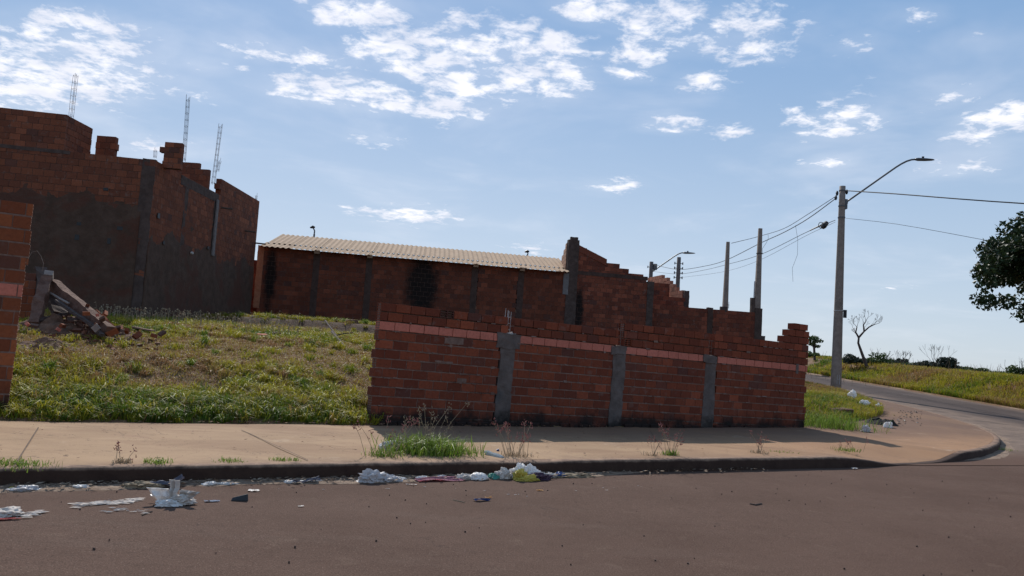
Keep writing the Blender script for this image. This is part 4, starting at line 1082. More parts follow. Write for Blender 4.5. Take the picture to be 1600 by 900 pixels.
def samp_bare(n,r):
    y=10+16*r.random(n*3); x=r.uniform(-.66,-.12,n*3)*y; s=SWALL(x,y); ok=(s>.7)&(s<9)&(x/y<-.158)&(x>-.62*y)
    g_=fbm(x,y,.42,4,21); ok&=(r.random(n*3)<sstep(g_,.50,.60)); ok&=~((y>cy+(x-cx)*math.tan(A1)-.1)&(x<cx+.08)); return np.stack([x[ok],y[ok]],1)[:n]
xy=samp_bare(60000,r); n=len(xy); addb(blades(n,xy,r.uniform(.03,.09,n),r.uniform(.007,.014,n),1.2,np.clip(r.normal(.86,.12,n),0,1),55))
xy=samp_lot(70000,r); n=len(xy); addb(blades(n,xy,r.uniform(.03,.08,n),r.uniform(.006,.012,n)*(1+.03*(xy[:,1]-12)),.9,np.clip(tint_lot(xy[:,0],xy[:,1],r,n)+.18,0,1),53))
def samp_t(n,r):
    q=samp_lot(n*3,r); s=SWALL(q[:,0],q[:,1]); return q[r.random(len(q))<np.where(s<1.2,1,.45)][:n]
xy,k,c=tufted(42000,samp_t,760,.050,57); keep=SWALL(xy[:,0],xy[:,1])>-.22; xy=xy[keep]; k=k[keep]; n=len(xy)
ct=rng.choice([.05,.2,.45,.5,.55,.75],len(c))[k]
addb(blades(n,xy,r.uniform(.10,.27,n)*rng.uniform(.6,1.3,len(c))[k],r.uniform(.009,.015,n),1.0,np.clip(ct+r.normal(0,.09,n),0,1),58))
lot=obj('grass',np_mesh('grass',np.concatenate(V_),[np.concatenate(Q_),np.concatenate(T_)],M_grass,attr={'tint':np.concatenate(A_)}))
tag(lot,'yellowish green grass covering the vacant lot between the walls','grass',kind='stuff')
# corner patch
def samp_cor(n,r):
    out=[]
    while sum(len(o) for o in out)<n:
        y=r.uniform(17,40,n); x=y*r.uniform(.355,.50,n); d,i=kd(x,y); ok=(d>walk_w(i)-.25+.5*(fbm(x,y,.9,3,13)-.5))&(x<14.0)
        ok&=~((np.hypot(x-10.2,y-19.6)<.0))
        out.append(np.stack([x[ok],y[ok]],1))
    return np.concatenate(out)[:n]
V_=[];Q_=[];T_=[];A_=[];cnt=0
xy,k,c=tufted(52000,samp_cor,1500,.12,61); n=len(xy)
yy=xy[:,1]; tn=np.clip(.40+1.1*(fbm(xy[:,0],xy[:,1],.7,3,17)-.5)+.35*sstep(yy,25,33)+r.normal(0,.15,n),0,1); tn=np.where(r.random(n)<.15+.35*sstep(yy,23,31),.9,tn)
addb(blades(n,xy,r.uniform(.10,.30,n)*(1-.3*sstep(yy,24,30)),r.uniform(.010,.018,n),.7,tn,62))
co=obj('grass',np_mesh('grass',np.concatenate(V_),[np.concatenate(Q_),np.concatenate(T_)],M_grass,attr={'tint':np.concatenate(A_)}))
tag(co,'uneven grass patch between the wall end and the power pole','grass',kind='stuff')
# field across side street
def samp_fld(n,r):
    y=20+75*r.random(n)**1.2; x=19.45+ (y*.9-18)*r.random(n)**1.8
    x=np.maximum(x,19.42+.1*r.random(n)); ok=(x/y>.33)&(x/y<.75)
    g_=fbm(x,y,.25,4,71); ok&=~((g_>.60)&(r.random(n)<.75)&(x>20))
    return np.stack([x[ok],y[ok]],1)
V_=[];Q_=[];T_=[];A_=[];cnt=0
xy,k,c=tufted(110000,samp_fld,9000,.16,72); n=len(xy); xy[:,0]=np.maximum(xy[:,0],19.42)
gg=fbm(xy[:,0],xy[:,1],.3,4,81); tn=np.clip(.36+1.6*(gg-.5)+.28*sstep(xy[:,0]/xy[:,1],.44,.60)+r.normal(0,.13,n),0,1); tn=np.where(r.random(n)<.12,.85,tn)
addb(blades(n,xy,r.uniform(.12,.36,n),r.uniform(.02,.035,n)*(1+.012*(xy[:,1]-30)),.6,tn,73))
fg=obj('grass',np_mesh('grass',np.concatenate(V_),[np.concatenate(Q_),np.concatenate(T_)],M_grass,attr={'tint':np.concatenate(A_)}))
tag(fg,'rough grass field rising across the side street','grass',kind='stuff')
# dry stalks against the house foot and along field crest
def stalks(pts,h,mat,name,label,seedhead=True,lean=.25,seed=1,w=.010,cat='grass',kind='stuff',hd=.05):
    r=np.random.default_rng(seed); mb=MB()
    for (x,y) in pts:
        z=float(Zg(np.array([x]),np.array([y]))[0])-.01; hh=h*r.uniform(.6,1.25); az=r.uniform(0,6.28); l=lean*hh*r.uniform(.2,1.2)
        p0=Vector((x,y,z)); p2=p0+Vector((math.cos(az)*l,math.sin(az)*l,hh)); p1=p0.lerp(p2,.5)+Vector((0,0,hh*.12))
        mb.tube([p0,p1,p2],[w*.5,w*.4,w*.25],3,False)
        if seedhead:
            q=p2+Vector((math.cos(az)*hd,math.sin(az)*hd,-hd*.4))
            mb.tube([p2-Vector((0,0,hd*.6)),p2,q],[w*.4,w*1.2,w*.3],4,False)
    o=obj(name,mb.mesh(name,mat)); tag(o,label,cat,kind=kind); return o
pts=[]
for _ in range(330):
    px=rng.uniform(150,470); Yd=rng.uniform(18.5,23.2) if px<230 else rng.uniform(19,27); p=at(px,505,Yd); pts.append((p.x,Yd))
stalks(pts,.34,M_straw,'dry_stalks','pale dry grass stalks standing in the shade at the foot of the house',seed=5,w=.014)
pts=[]
for _ in range(260):
    y=rng.uniform(40,75); x=y*rng.uniform(.38,.66); pts.append((x,y))
stalks(pts,.6,M_straw,'dry_stalks','thin brown weed stalks standing along the crest of the far field',seedhead=False,seed=6,w=.022,lean=.35)

def weed(name,px,py,zc,n,h,spr,mat,label,cat='weed',heads=0,hh=.45,seed=1,lean=.8,w=.008,group=None,headmat=None):
    p=onz(px,py,zc); r=np.random.default_rng(seed)
    root=empty(name,(p.x,p.y,zc),label,cat,group)
    xy=np.stack([p.x+r.normal(0,spr*.5,n)*U[0]+r.normal(0,spr*.22,n)*VV[0],p.y+r.normal(0,spr*.5,n)*U[1]+r.normal(0,spr*.22,n)*VV[1]],1)
    v,q,t,a=blades(n,xy,r.uniform(.25,1.15,n)*h,np.full(n,w)*r.uniform(.7,1.3,n),lean,np.zeros(n),seed,zf=lambda x,y:np.full(len(x),zc))
    me=np_mesh('leaf_blades',v,[q,t],mat); tag(wobj('leaf_blades',me,root),kind='stuff')
    if heads:
        st=MB(); hd=MB()
        for _ in range(heads):
            az=r.uniform(0,6.28); b=Vector((p.x+r.normal(0,spr*.35),p.y+r.normal(0,spr*.12),zc)); H=hh*r.uniform(.55,1.2); l=r.uniform(.15,.75)*H
            t_=b+Vector((math.cos(az)*l,math.sin(az)*l*.6,H)); m_=b.lerp(t_,.5)+Vector((0,0,H*.1)); st.tube([b,m_,t_],[.003,.0025,.0018],4,False)
            for _k in range(9):
                o=Vector(r.normal(0,1,3))*.016; c=t_+o+Vector((0,0,r.uniform(-.07,.03))); hd.tube([c,c+Vector(r.normal(0,1,3))*.012+Vector((0,0,.012))],[.0055,.002],4,False)
        tag(wobj('stalks',st.mesh('stalks',M_straw),root),kind='stuff'); tag(wobj('seed_heads',hd.mesh('seed_heads',headmat or M_seed),root),kind='stuff')
    return root
G='weeds growing along the sidewalk edge'
weed('grass_tuft',668,708,.16,1300,.30,.50,M_weed,'big bright green grass tuft on the sidewalk below the wall','grass tuft',heads=16,hh=.52,seed=2,lean=.9,w=.010,headmat=M_straw)
weed('grass_tuft',712,707,.16,240,.15,.26,M_weed,'low green grass tuft joined to the right of the big tuft','grass tuft',seed=3,lean=1.0)
weed('grass_tuft',598,713,.16,150,.16,.22,M_weed,'thin straggly weed on the kerb left of the big grass tuft','weed',heads=9,hh=.42,seed=4)
weed('grass_tuft',806,713,.16,120,.11,.24,M_straw,'dry weed with reddish seed heads on the kerb above the white bags','weed',heads=16,hh=.36,seed=6)
weed('grass_tuft',1048,711,.16,150,.12,.14,M_weed,'small green tuft with pink seed heads midway along the kerb','weed',heads=9,hh=.34,seed=7)
weed('grass_tuft',1020,712,.16,40,.09,.14,M_straw,'faint dry weed left of the midway pink seeded tuft','weed',heads=4,hh=.3,seed=17)
weed('grass_tuft',1186,708,.16,70,.09,.14,M_straw,'small dry weed on the kerb left of the ramp','weed',heads=6,hh=.25,seed=8)
weed('grass_tuft',1222,707,.16,60,.06,.22,M_weed,'very low sprig of green weed on the kerb right of the dry weed','weed',seed=9)
weed('grass_tuft',1325,704,.15,110,.09,.30,M_weed,'low spread of weed where the kerb starts to drop','weed',heads=5,hh=.18,seed=10)
weed('grass_tuft',192,723,.16,90,.08,.10,M_straw,'small brown weed on the kerb, leftmost of the three left sprigs','weed',heads=3,hh=.22,seed=11)
weed('grass_tuft',244,724,.16,120,.09,.14,M_weed,'green sprig on the kerb between the two other left sprigs','weed',seed=12)
weed('grass_tuft',360,721,.16,90,.07,.16,M_weed,'flat green sprig on the kerb above the black shard','weed',seed=13)
weed('grass_tuft',436,719,.16,60,.06,.10,M_weed,'tiny green sprig on the kerb left of the faint slab seam','weed',seed=14)
weed('grass_tuft',458,719,.16,60,.06,.09,M_weed,'tiny green sprig on the kerb right of the faint slab seam','weed',seed=15)
weed('grass_tuft',20,727,.16,260,.09,.34,M_weed,'ragged green weed on the kerb at the left edge of the picture','weed',seed=16)
weed('grass_tuft',1560,704,.02,160,.12,.30,M_weed,'green weed in the sandy gutter round the curved kerb','weed',seed=18)
weed('grass_tuft',1475,717,.0,80,.06,.30,M_weed,'low weed at the foot of the curved kerb','weed',seed=19)
weed('grass_tuft',12,645,.17,300,.28,.32,M_leafmid,'dark weeds crowding the foot of the wall at the left edge','weed',heads=0,seed=20)

def leaf_cloud(cs,n,size,mat,name,seed=0,flat=.9):
    """cs: list of (centre, radii) ellipsoid clumps; leaves as folded two-quad blades spread through their volume"""
    r=np.random.default_rng(seed); vol=np.array([c[1][0]*c[1][1]*c[1][2] for c in cs]); k=r.choice(len(cs),n,p=vol/vol.sum())
    C=np.array([c[0] for c in cs])[k]; Rr=np.array([c[1] for c in cs])[k]
    d=r.normal(0,1,(n,3)); d/=np.linalg.norm(d,axis=1)[:,None]; rad=r.random(n)**.42
    P=C+d*Rr*rad[:,None]
    a=r.normal(0,1,(n,3)); a/=np.linalg.norm(a,axis=1)[:,None]; b=np.cross(a,r.normal(0,1,(n,3))); b/=np.linalg.norm(b,axis=1)[:,None]; c=np.cross(a,b)
    s=size*r.uniform(.6,1.3,n)[:,None]
    V=np.stack([P-a*s*.5,P+b*s*.27+c*s*.08,P+a*s*.5,P-b*s*.27+c*s*.08],1).reshape(-1,3)
    i=np.arange(n)*4; T=np.concatenate([np.stack([i,i+1,i+2],1),np.stack([i,i+2,i+3],1)])
    return np_mesh(name,V,[T],mat)
def branch(mb,p,d,L,r,depth,rr,tips,spread=.6,up=.15,shrink=.72,seg=6,minr=.004):
    pts=[p]; rad=[r]; q=p.copy(); dd=d.copy()
    n=4
    for i in range(n):
        dd=(dd+Vector((rr.uniform(-1,1),rr.uniform(-1,1),rr.uniform(-.6,1)))*.17).normalized(); q=q+dd*(L/n); pts.append(q.copy()); rad.append(max(minr,r*(1-.35*(i+1)/n)))
    mb.tube(pts,rad,seg if depth>1 else 4,False)
    if depth==0: tips.append(q.copy()); return
    for _ in range(rr.choice([2,2,3])):
        nd=(dd+Vector((rr.uniform(-1,1),rr.uniform(-1,1),rr.uniform(-.5,.8)))*spread+Vector((0,0,up))).normalized()
        branch(mb,q,nd,L*shrink*rr.uniform(.8,1.15),rad[-1]*.72,depth-1,rr,tips,spread,up,shrink,seg,minr)
def gz1(x,y): return float(Zg(np.array([x]),np.array([y]))[0])
# big dark tree at the right edge
tx,ty=21.6,28.5; tz=gz1(tx,ty); BT=empty('broadleaf_tree',(tx,ty,tz),'large dark broadleaf tree whose crown enters at the right edge','tree')
rr=random.Random(5); mb=MB(); tips=[]
mb.tube([(tx,ty,tz-.2),(tx+.05,ty,tz+1.0),(tx-.05,ty+.05,tz+2.4)],[.32,.25,.2],10)
for k in range(6):
    an=k*1.05+.3; branch(mb,Vector((tx-.05,ty+.05,tz+2.3)),Vector((math.cos(an),math.sin(an),.55)).normalized(),1.7,.12,3,rr,tips,.55,.12)
wobj('trunk',mb.mesh('trunk',M_tree),BT)
cl=[]
Cc=np.array([tx,ty,6.3]); rr=random.Random(9)
for k in range(300):
    d=Vector((rr.gauss(0,1),rr.gauss(0,1),rr.gauss(0,1))).normalized(); q=rr.random()**.45
    c=Cc+np.array([d.x*4.45*q+.6,d.y*4.6*q,d.z*2.15*q]); 
    sag=-.22*max(0,abs(c[0]-tx)-1.5); c[2]+=sag
    s=rr.uniform(.5,1.0); cl.append((c,(s,s,s*.62)))
for px,py in ((1522,462),(1530,440),(1536,410),(1548,395),(1560,388),(1572,372),(1585,362),(1598,352),(1545,470),(1562,468),(1588,488),(1597,492),(1528,470),(1575,470)):
    c=at(px+11,py+3 if py>430 else py+9,28); cl.append((np.array(c),(.40,.40,.30)))
fine=[c for c in cl if True]
wobj('crown',leaf_cloud(fine,125000,.19,M_leafdark,'crown',3),BT)
# bare dead tree
def px_tree(pts,Yd,r0,label,name='dead_tree'):
    b=at(*pts[0],Yd); root=empty(name,(b.x,Yd,gz1(b.x,Yd)),label,'tree'); return root,b
DT,b=px_tree([(1353,566)],48,.1,'bare leafless tree with a forked trunk on the field crest')
mb=MB(); tips=[]; rr=random.Random(12)
P=[at(x,y,48) for x,y in ((1354,572),(1347,553),(1341,536),(1342,526))]
mb.tube(P,[.10,.085,.065,.055],7,False)
Pa=[at(x,y,48) for x,y in ((1342,527),(1350,518),(1358,511),(1366,507))]; Pb=[at(x,y,48) for x,y in ((1342,528),(1337,519),(1339,511))]; Pc=[at(x,y,48) for x,y in ((1350,518),(1349,508),(1353,502))]
mb.tube(Pa,[.065,.05,.04,.03],6,False); mb.tube(Pb,[.06,.045,.03],6,False); mb.tube(Pc,[.045,.035,.025],6,False)
for base,ds in ((Pa[1],(.3,0,1)),(Pa[2],(.8,0,.6)),(Pa[3],(1,0,.2)),(Pb[1],(-.6,0,.8)),(Pb[2],(.1,0,1)),(Pb[2],(-.7,0,.7)),(Pc[2],(.4,0,1)),(Pc[1],(-.3,0,1)),(Pb[0],(-1,0,.9)),(Pa[3],(.6,0,.8)),(Pc[2],(-.3,.2,.8))):
    branch(mb,base,Vector(ds).normalized(),.27,.016,3,rr,tips,.75,.1,.75,4,.006)
wobj('trunk',mb.mesh('trunk',M_dead),DT)
# small leafy tree right of the wall's end
ST,b=px_tree([(1272,556)],52,.1,'small open-crowned tree just right of the wall end','small_tree')
mb=MB(); t0=at(1273,563,52); t1=at(1272,543,52); t2=at(1274,530,52); mb.tube([t0,t1,t2],[.09,.07,.04],6,False); mb.tube([t1,at(1266,534,52)],[.05,.03],5,False)
wobj('trunk',mb.mesh('trunk',M_dead),ST)
cl=[(np.array(at(x,y,52)),(w*52/F,w*52/F*.8,h_*52/F)) for x,y,w,h_ in ((1272,528,6,3),(1278,533,6,3),(1264,530,5,3),(1268,537,4,3),(1260,526,4,2),(1276,541,4,2.5))]
wobj('crown',leaf_cloud([(c,(r_[0]*1.25,.5,r_[2]*1.2)) for c,r_ in cl],620,.15,M_leafmid,'crown',4),ST)
# bushes on field crest
def bush(px,py,w,h_,Yd,label,mat=None,n=1800,seed=0,size=.2,name='bush',k=7,spiky=False,group=None):
    c=at(px,py,Yd); rr=random.Random(seed); root=empty(name,(c.x,Yd,gz1(c.x,Yd)),label,'bush',group); W=w*Yd/F/2; H=h_*Yd/F
    mb=MB(); tips=[]
    for _ in range(4): branch(mb,Vector((c.x+rr.uniform(-W,W)*.4,Yd,root.location.z-.1)),Vector((rr.uniform(-.6,.6),rr.uniform(-.3,.3),1)).normalized(),H*.5,.03*Yd/50,2,rr,tips,.6,.1,.7,4)
    wobj('stems',mb.mesh('stems',M_dead),root)
    cl=[]; z0=c.z
    for i in range(k):
        t=rr.uniform(-1,1); cl.append(((c.x+t*W*.8,Yd+rr.uniform(-.5,.5),z0+H*(rr.uniform(.15,.62))*(1-.5*abs(t))),(W*rr.uniform(.22,.42),.6,H*rr.uniform(.16,.3))))
    cl.append(((c.x,Yd,z0+H*.15),(W*.9,.6,H*.22)))
    wobj('crown',leaf_cloud(cl,n,size,mat or M_leafmid,'crown',seed),root); return root
bush(1262,556,30,10,50,'low shrub at the foot of the small tree right of the wall',seed=1,n=900,size=.16)
bush(1334,566,34,22,49,'dark rounded shrub left of the bare tree',seed=2,n=1300,mat=M_leafgrey,size=.17)
bush(1370,568,46,26,50,'loose straggly shrub right of the bare tree',seed=3,n=900,size=.15)
bush(1397,570,34,16,58,'dark flat-topped shrub beyond the bare tree',seed=4,n=1100,mat=M_leafgrey,size=.2)
bush(1472,576,70,24,50,'broad dark bush with dry twigs midway along the crest',seed=5,n=2600,mat=M_leafgrey,size=.17,k=10)
bush(1510,580,46,12,52,'low green bush right of the broad dark bush',seed=6,n=1500,size=.17)
bush(1590,598,52,34,40,'leafy bush at the right edge of the crest',seed=7,n=2400,size=.17,k=9)
bush(1575,588,40,14,46,'low green bush left of the leafy edge bush',seed=8,n=1000,size=.16)
for i,(px,py,w,h_) in enumerate(((1425,572,30,8),(1440,573,26,8),(1540,585,34,7))):
    bush(px,py,w,h_,54,['thin weedy shrub between the flat shrub and the broad bush, left one','thin weedy shrub touching the left of the broad dark bush','thin weedy shrub left of the right-hand bushes'][i],seed=20+i,n=500,size=.14)
# dry twigs above the broad bush
rr=random.Random(31)
for (px,py,lab) in ((1468,560,'spray of bare dry twigs rising from the broad dark bush'),(1402,568,'faint bare twigs standing above the flat-topped shrub')):
    b=at(px,py+10,49); root=empty('dry_shrub',(b.x,49,gz1(b.x,49)),lab,'shrub'); mb=MB(); tips=[]
    for _ in range(7): branch(mb,Vector((b.x+rr.uniform(-.4,.4),49,b.z)),Vector((rr.uniform(-.7,.7),0,1)).normalized(),.55,.012,2,rr,tips,.5,.2,.75,4,.006)
    wobj('twigs',mb.mesh('twigs',M_dead),root)
# corner: leafy weeds at wall end
weed('grass_tuft',1300,668,.2,700,.42,.9,M_weed,'dark green weed mass in front of the corner grass by the wall end','weed',seed=30,lean=.8,w=.012)

# ------------------------------------------------------------ rubble and lot clutter
def lump(p,r,seed,amp=.35,sq=(1,1,1),sub=2):
    bm=bmesh.new(); bmesh.ops.create_icosphere(bm,subdivisions=sub,radius=1); sd=Vector((seed*3.7,seed*1.3,0))
    for v in bm.verts:
        n=mnoise.noise(v.co*1.4+sd)*amp+mnoise.noise(v.co*3.5+sd)*amp*.5; v.co=Vector((v.co.x*sq[0],v.co.y*sq[1],v.co.z*sq[2]))*(r*(1+n))
    return bm
def lump_obj(name,loc,r,seed,mat,label,cat,sq=(1,1,1),amp=.35,sub=3,group=None,rz=0,kind=None):
    bm=lump(None,r,seed,amp,sq,sub); me=bpy.data.meshes.new(name); bm.to_mesh(me); bm.free(); me.materials.append(mat)
    o=obj(name,me); o.location=loc; o.rotation_euler=(0,0,rz); tag(o,label,cat,group,kind); return o
def mound(name,cx_,cy_,rx,ry,h,mat,label,cat,seed=1,rough=.5,kind=None,zfun=Zg,n=46):
    a=np.linspace(-1,1,n); A,B=np.meshgrid(a,a); rr_=np.sqrt(A**2+B**2); X_=cx_+A*rx; Y_=cy_+B*ry
    f=np.clip(1-rr_**1.6,0,1); nz=.55+1.1*rough*(fbm(X_,Y_,3.2,4,seed)-.35)+.5*rough*(fbm(X_,Y_,11,3,seed+2)-.5)
    Z_=zfun(X_,Y_)-.03+h*f*np.clip(nz,.0,2)
    o=obj(name,grid_sheet(name,np.stack([X_,Y_,Z_],2),mat,False)); tag(o,label,cat,kind=kind); return o
# broken wall stump behind the left wall
bs=at(34,398,17.0); zt=gz1(bs.x,17.0)
ST2=empty('brick_wall',(bs.x-.6,17.0,zt-.1),'broken stump of brick wall standing behind the left wall','wall')
e2=at(55,420,17.0); ENDS=[]
brick_wall(ST2,frame((bs.x-1.0,17.0,zt-.1),R(4)),e2.x-bs.x+1.0,lambda s:(bs.z-zt+.1)-(.35 if s>1.05 else 0),.165,.25,.14,M_lb,60,seed=81,endholes=False)
def beam(name,a,b,w,t,mat,label,cat,amp=.02,group=None,roll=0):
    a=Vector(a); b=Vector(b); d=b-a; L=d.length; me=rough_box(-w/2,w/2,-t/2,t/2,0,L,.12,amp,mat,name)
    o=obj(name,me); o.matrix_basis=Matrix.Translation(a)@d.to_track_quat('Z','Y').to_matrix().to_4x4()@Matrix.Rotation(roll,4,'Z'); tag(o,label,cat,group); return o
Yb=15.6
def P_(px,py,Y): return at(px,py,Y)
M_cb=mat_rough('broken_column_concrete',(.10,.048,.032),(.18,.10,.072),7,.7,.03,stain=(.10,.05,.035))
M_cw=mat_rough('pale_concrete',(.23,.175,.145),(.33,.26,.22),7,.6,.02)
beam('broken_column',P_(52,508,15.2),P_(74,436,16.0),.19,.18,M_cb,'broken reinforced concrete column leaning upright over the rubble','column',.03)
beam('column_cap',P_(74.5,436,16.0),P_(77,428,16.1),.16,.17,M_cw,'pale broken tip on the leaning column','broken concrete',.02)
beam('fallen_beam',P_(82,444,16.2),P_(172,519,15.0),.17,.20,M_cb,'long fallen concrete beam sloping down to the right from the leaning column','beam',.02)
beam('pale_lath',P_(79,458,15.9),P_(107,474,15.5),.05,.02,M_cw,'short pale strip of timber under the fallen beam','timber',.003)
beam('concrete_slab',P_(82,464,16.2),P_(97,492,16.0),.34,.10,M_conc2,'grey broken slab propped under the fallen beam','slab',.03)
beam('concrete_slab',P_(64,420,17.3),P_(66,470,17.0),.22,.12,M_conc2,'grey ragged slab of concrete standing behind the leaning column','slab',.05)
beam('clay_slab',P_(146,490,15.5),P_(176,520,15.0),.20,.10,M_lb,'broken piece of red brickwork beside the fallen beam','rubble',.03,roll=.7)
beam('timber_plank',P_(208,511,17.2),P_(240,517,17.0),.10,.03,mat_rough('dull_plank',(.20,.12,.09),(.28,.18,.13),12),'short brown plank lying at the foot of the house','plank',.004)
beam('pale_batten',P_(360,526,18.5),P_(396,528,18.5),.03,.03,M_cw,'thin pale batten lying in the lot grass','batten',.003)
# bent wire loop beside stump
mb=MB(); mb.tube([P_(x,y,16.6) for x,y in ((45,402),(50,394),(58,392),(64,400),(68,412),(66,424))],.006,5); o=obj('bent_rebar',mb.mesh('bent_rebar',M_steel)); tag(o,'bent loop of rebar sticking out above the broken wall stump','rebar')
# rubble bricks, individually
rr=random.Random(77); kinds_=['dull red','dusty orange','broken brown','chipped pink']
hb=[hole_brick_mesh('loose_brick',.24,.14,.09,M_lb,'x+'),bevel_brick('loose_brick',.16,.10,.09,M_lb,3),bevel_brick('loose_brick',.11,.08,.07,M_fbp,5),bevel_brick('loose_brick',.20,.07,.13,M_cb,6)]
spots=[(132,482),(140,488),(150,490),(158,500),(164,494),(150,506),(172,508),(180,514),(188,512),(196,517),(206,520),(120,500),(108,508),(98,506),(134,512),(146,516),(222,520),(236,521),(38,500),(46,506),(170,522),(204,528),(88,510),(252,522)]
used_=set()
for i,(px,py) in enumerate(spots):
    Yd=15.4+rr.uniform(-.5,.5)+(px-150)*.008; p=P_(px,py,Yd); g0=gz1(p.x,Yd); z=max(g0,min(p.z-.06,g0+.5))
    o=obj('loose_brick',hb[i%4]); o.scale=(.72,.72,.72); o.location=(p.x,Yd,z); o.rotation_euler=(rr.uniform(-.7,.7),rr.uniform(-.7,.7),rr.uniform(0,6.28))
    tag(o,'%s %s, %s'%(('hollow red block','small broken red brick','pinkish brick stub','long dull brown brick')[i%4],
        ('by the leaning column foot','under the beam top','beside the beam middle','at the beam end','on the heap tail')[min(4,max(0,int((px-30)/44)))],
        ('lying highest','half buried low','tilted on its edge','showing at the front')[(i//4)%4] if i!=23 else 'farthest right'),'brick','broken bricks of the rubble heap')
    if o['label'] in used_: o['label']=o['label']+', nearer the road'
    used_.add(o['label'])
mb=MB()
for _ in range(520):
    px=rng.normal(125,52); Yd=15.6+rng.normal(0,.55); p=P_(px,520,Yd); s_=rng.uniform(.02,.075); z=gz1(p.x,Yd)+max(0,.40*(1-abs(px-115)/90))*rng.uniform(.2,1)*max(0,1-abs(Yd-15.7)/.9)
    mb.box(0,s_*rng.uniform(.6,2.2),0,s_,0,s_*.6,.012,Matrix.Translation((p.x,Yd,z))@Matrix.Rotation(rng.uniform(0,6),4,'Z')@Matrix.Rotation(rng.uniform(-.6,.6),4,'X'))
o=obj('rubble_fragments',mb.mesh('rubble_fragments',mat_brick('fragment_mix',(.22,.085,.045),(.10,.05,.035),mortar_smear=.7))); tag(o,'scatter of small brick and mortar fragments over the rubble heap','rubble',kind='stuff')
for i,(a_,b_,w_) in enumerate((((88,470,15.6),(150,512,15.0),.07),((60,500,15.3),(120,486,15.9),.06),((105,498,15.2),(170,500,15.5),.05),((112,480,15.8),(160,524,14.8),.08))):
    beam('broken_timber',P_(*a_),P_(*b_),w_,.05,M_dead,('dark timber lying along the upper side of the rubble','dark timber crossing the leaning column foot','thin dark timber lying level across the rubble','thick dark timber sloping beside the fallen beam')[i],'timber',.006)
# heap under the bricks
hp=P_(118,520,15.7); mound('rubble_heap',hp.x,15.7,1.5,.9,.42,M_dirtmound,'heap of earth and mortar debris under the fallen beam','rubble',seed=4,rough=1.0,kind='stuff')
p=P_(78,532,13.6); mound('earth_mound',p.x,13.6,.62,.45,.26,M_dirtmound,'low mound of turned earth in the grass near the left wall','mound',seed=9,rough=1.0)
p=P_(152,508,14.8); beam('tile_shard',P_(146,516,14.8),P_(154,509,14.8),.03,.12,M_cw,'pale triangular shard standing in the grass in front of the rubble','shard',.003)
# dead branches
def stick(name,pts,Yd,r,label,cat='branch'):
    mb=MB(); P=[]
    for q in pts:
        Y_=q[2] if len(q)>2 else Yd; P.append(at(q[0],q[1],Y_))
    mb.tube(P,[r*(1-.4*i/(len(P)-1)) for i in range(len(P))],6); 
    o=obj(name,mb.mesh(name,M_dead)); tag(o,label,cat); return o
stick('dead_branch',[(549,552,18.0),(540,543,18.6),(530,532,19.5),(518,518,21)],20,.045,'thick dead branch lying on the bank in front of the shed','branch')
stick('dead_branch',[(508,501,22.5),(516,512,21.6),(526,524,20.6)],21,.028,'thin dead branch rising to the left of the thick one')
stick('dead_branch',[(526,524,20.5),(538,521,20.5),(552,520,20.5)],21,.02,'short side branch lying level beside the thick dead branch')
stick('dead_branch',[(417,556,16.4),(428,549,16.6),(438,544,16.8),(447,545,16.9)],17,.03,'curved dead stick with a pale tip alone in the lot grass')
stick('dead_branch',[(526,542,18.2),(529,554,17.6)],18,.025,'short upright dead stub left of the thick branch foot')
stick('dead_branch',[(430,557,16.4),(446,557,16.4)],17,.015,'tiny dark twig below the curved stick')
stick('dead_branch',[(382,666,11.5),(400,667,11.5),(415,666,11.6)],12,.022,'brown stick at the grass edge beside the sidewalk')
stick('dead_branch',[(288,668,11.2),(330,664,11.4),(370,664,11.6)],12,.012,'long thin twig along the edge of grass and sidewalk')
p=P_(448,521,24.0); 
def slab(px,py,Yd,w,d,h,mat,label,cat,rz=.2,amp=.02):
    p=at(px,py,Yd); z=gz1(p.x,Yd); o=obj('loose_slab',rough_box(-w/2,w/2,-d/2,d/2,-.05,h,.07,amp,mat,'loose_slab')); o.location=(p.x,Yd,z+.02); o.rotation_euler=(.05,-.04,rz); tag(o,label,cat); return o
slab(549,514,27.0,.42,.25,.10,M_cb,'flat pale slab on the bank in front of the shed, near the wall end','slab')
slab(432,523,19.3,.22,.16,.09,M_cb,'pale lump of mortar on the grass below the bank','rubble')
slab(410,526,18.8,.24,.18,.10,M_fbp,'pink broken block on the grass below the bank','brick')
slab(1308,640,20.6,.62,.5,.10,M_sb if False else M_cb,'flat earthen slab in the corner grass by the wall end','slab')

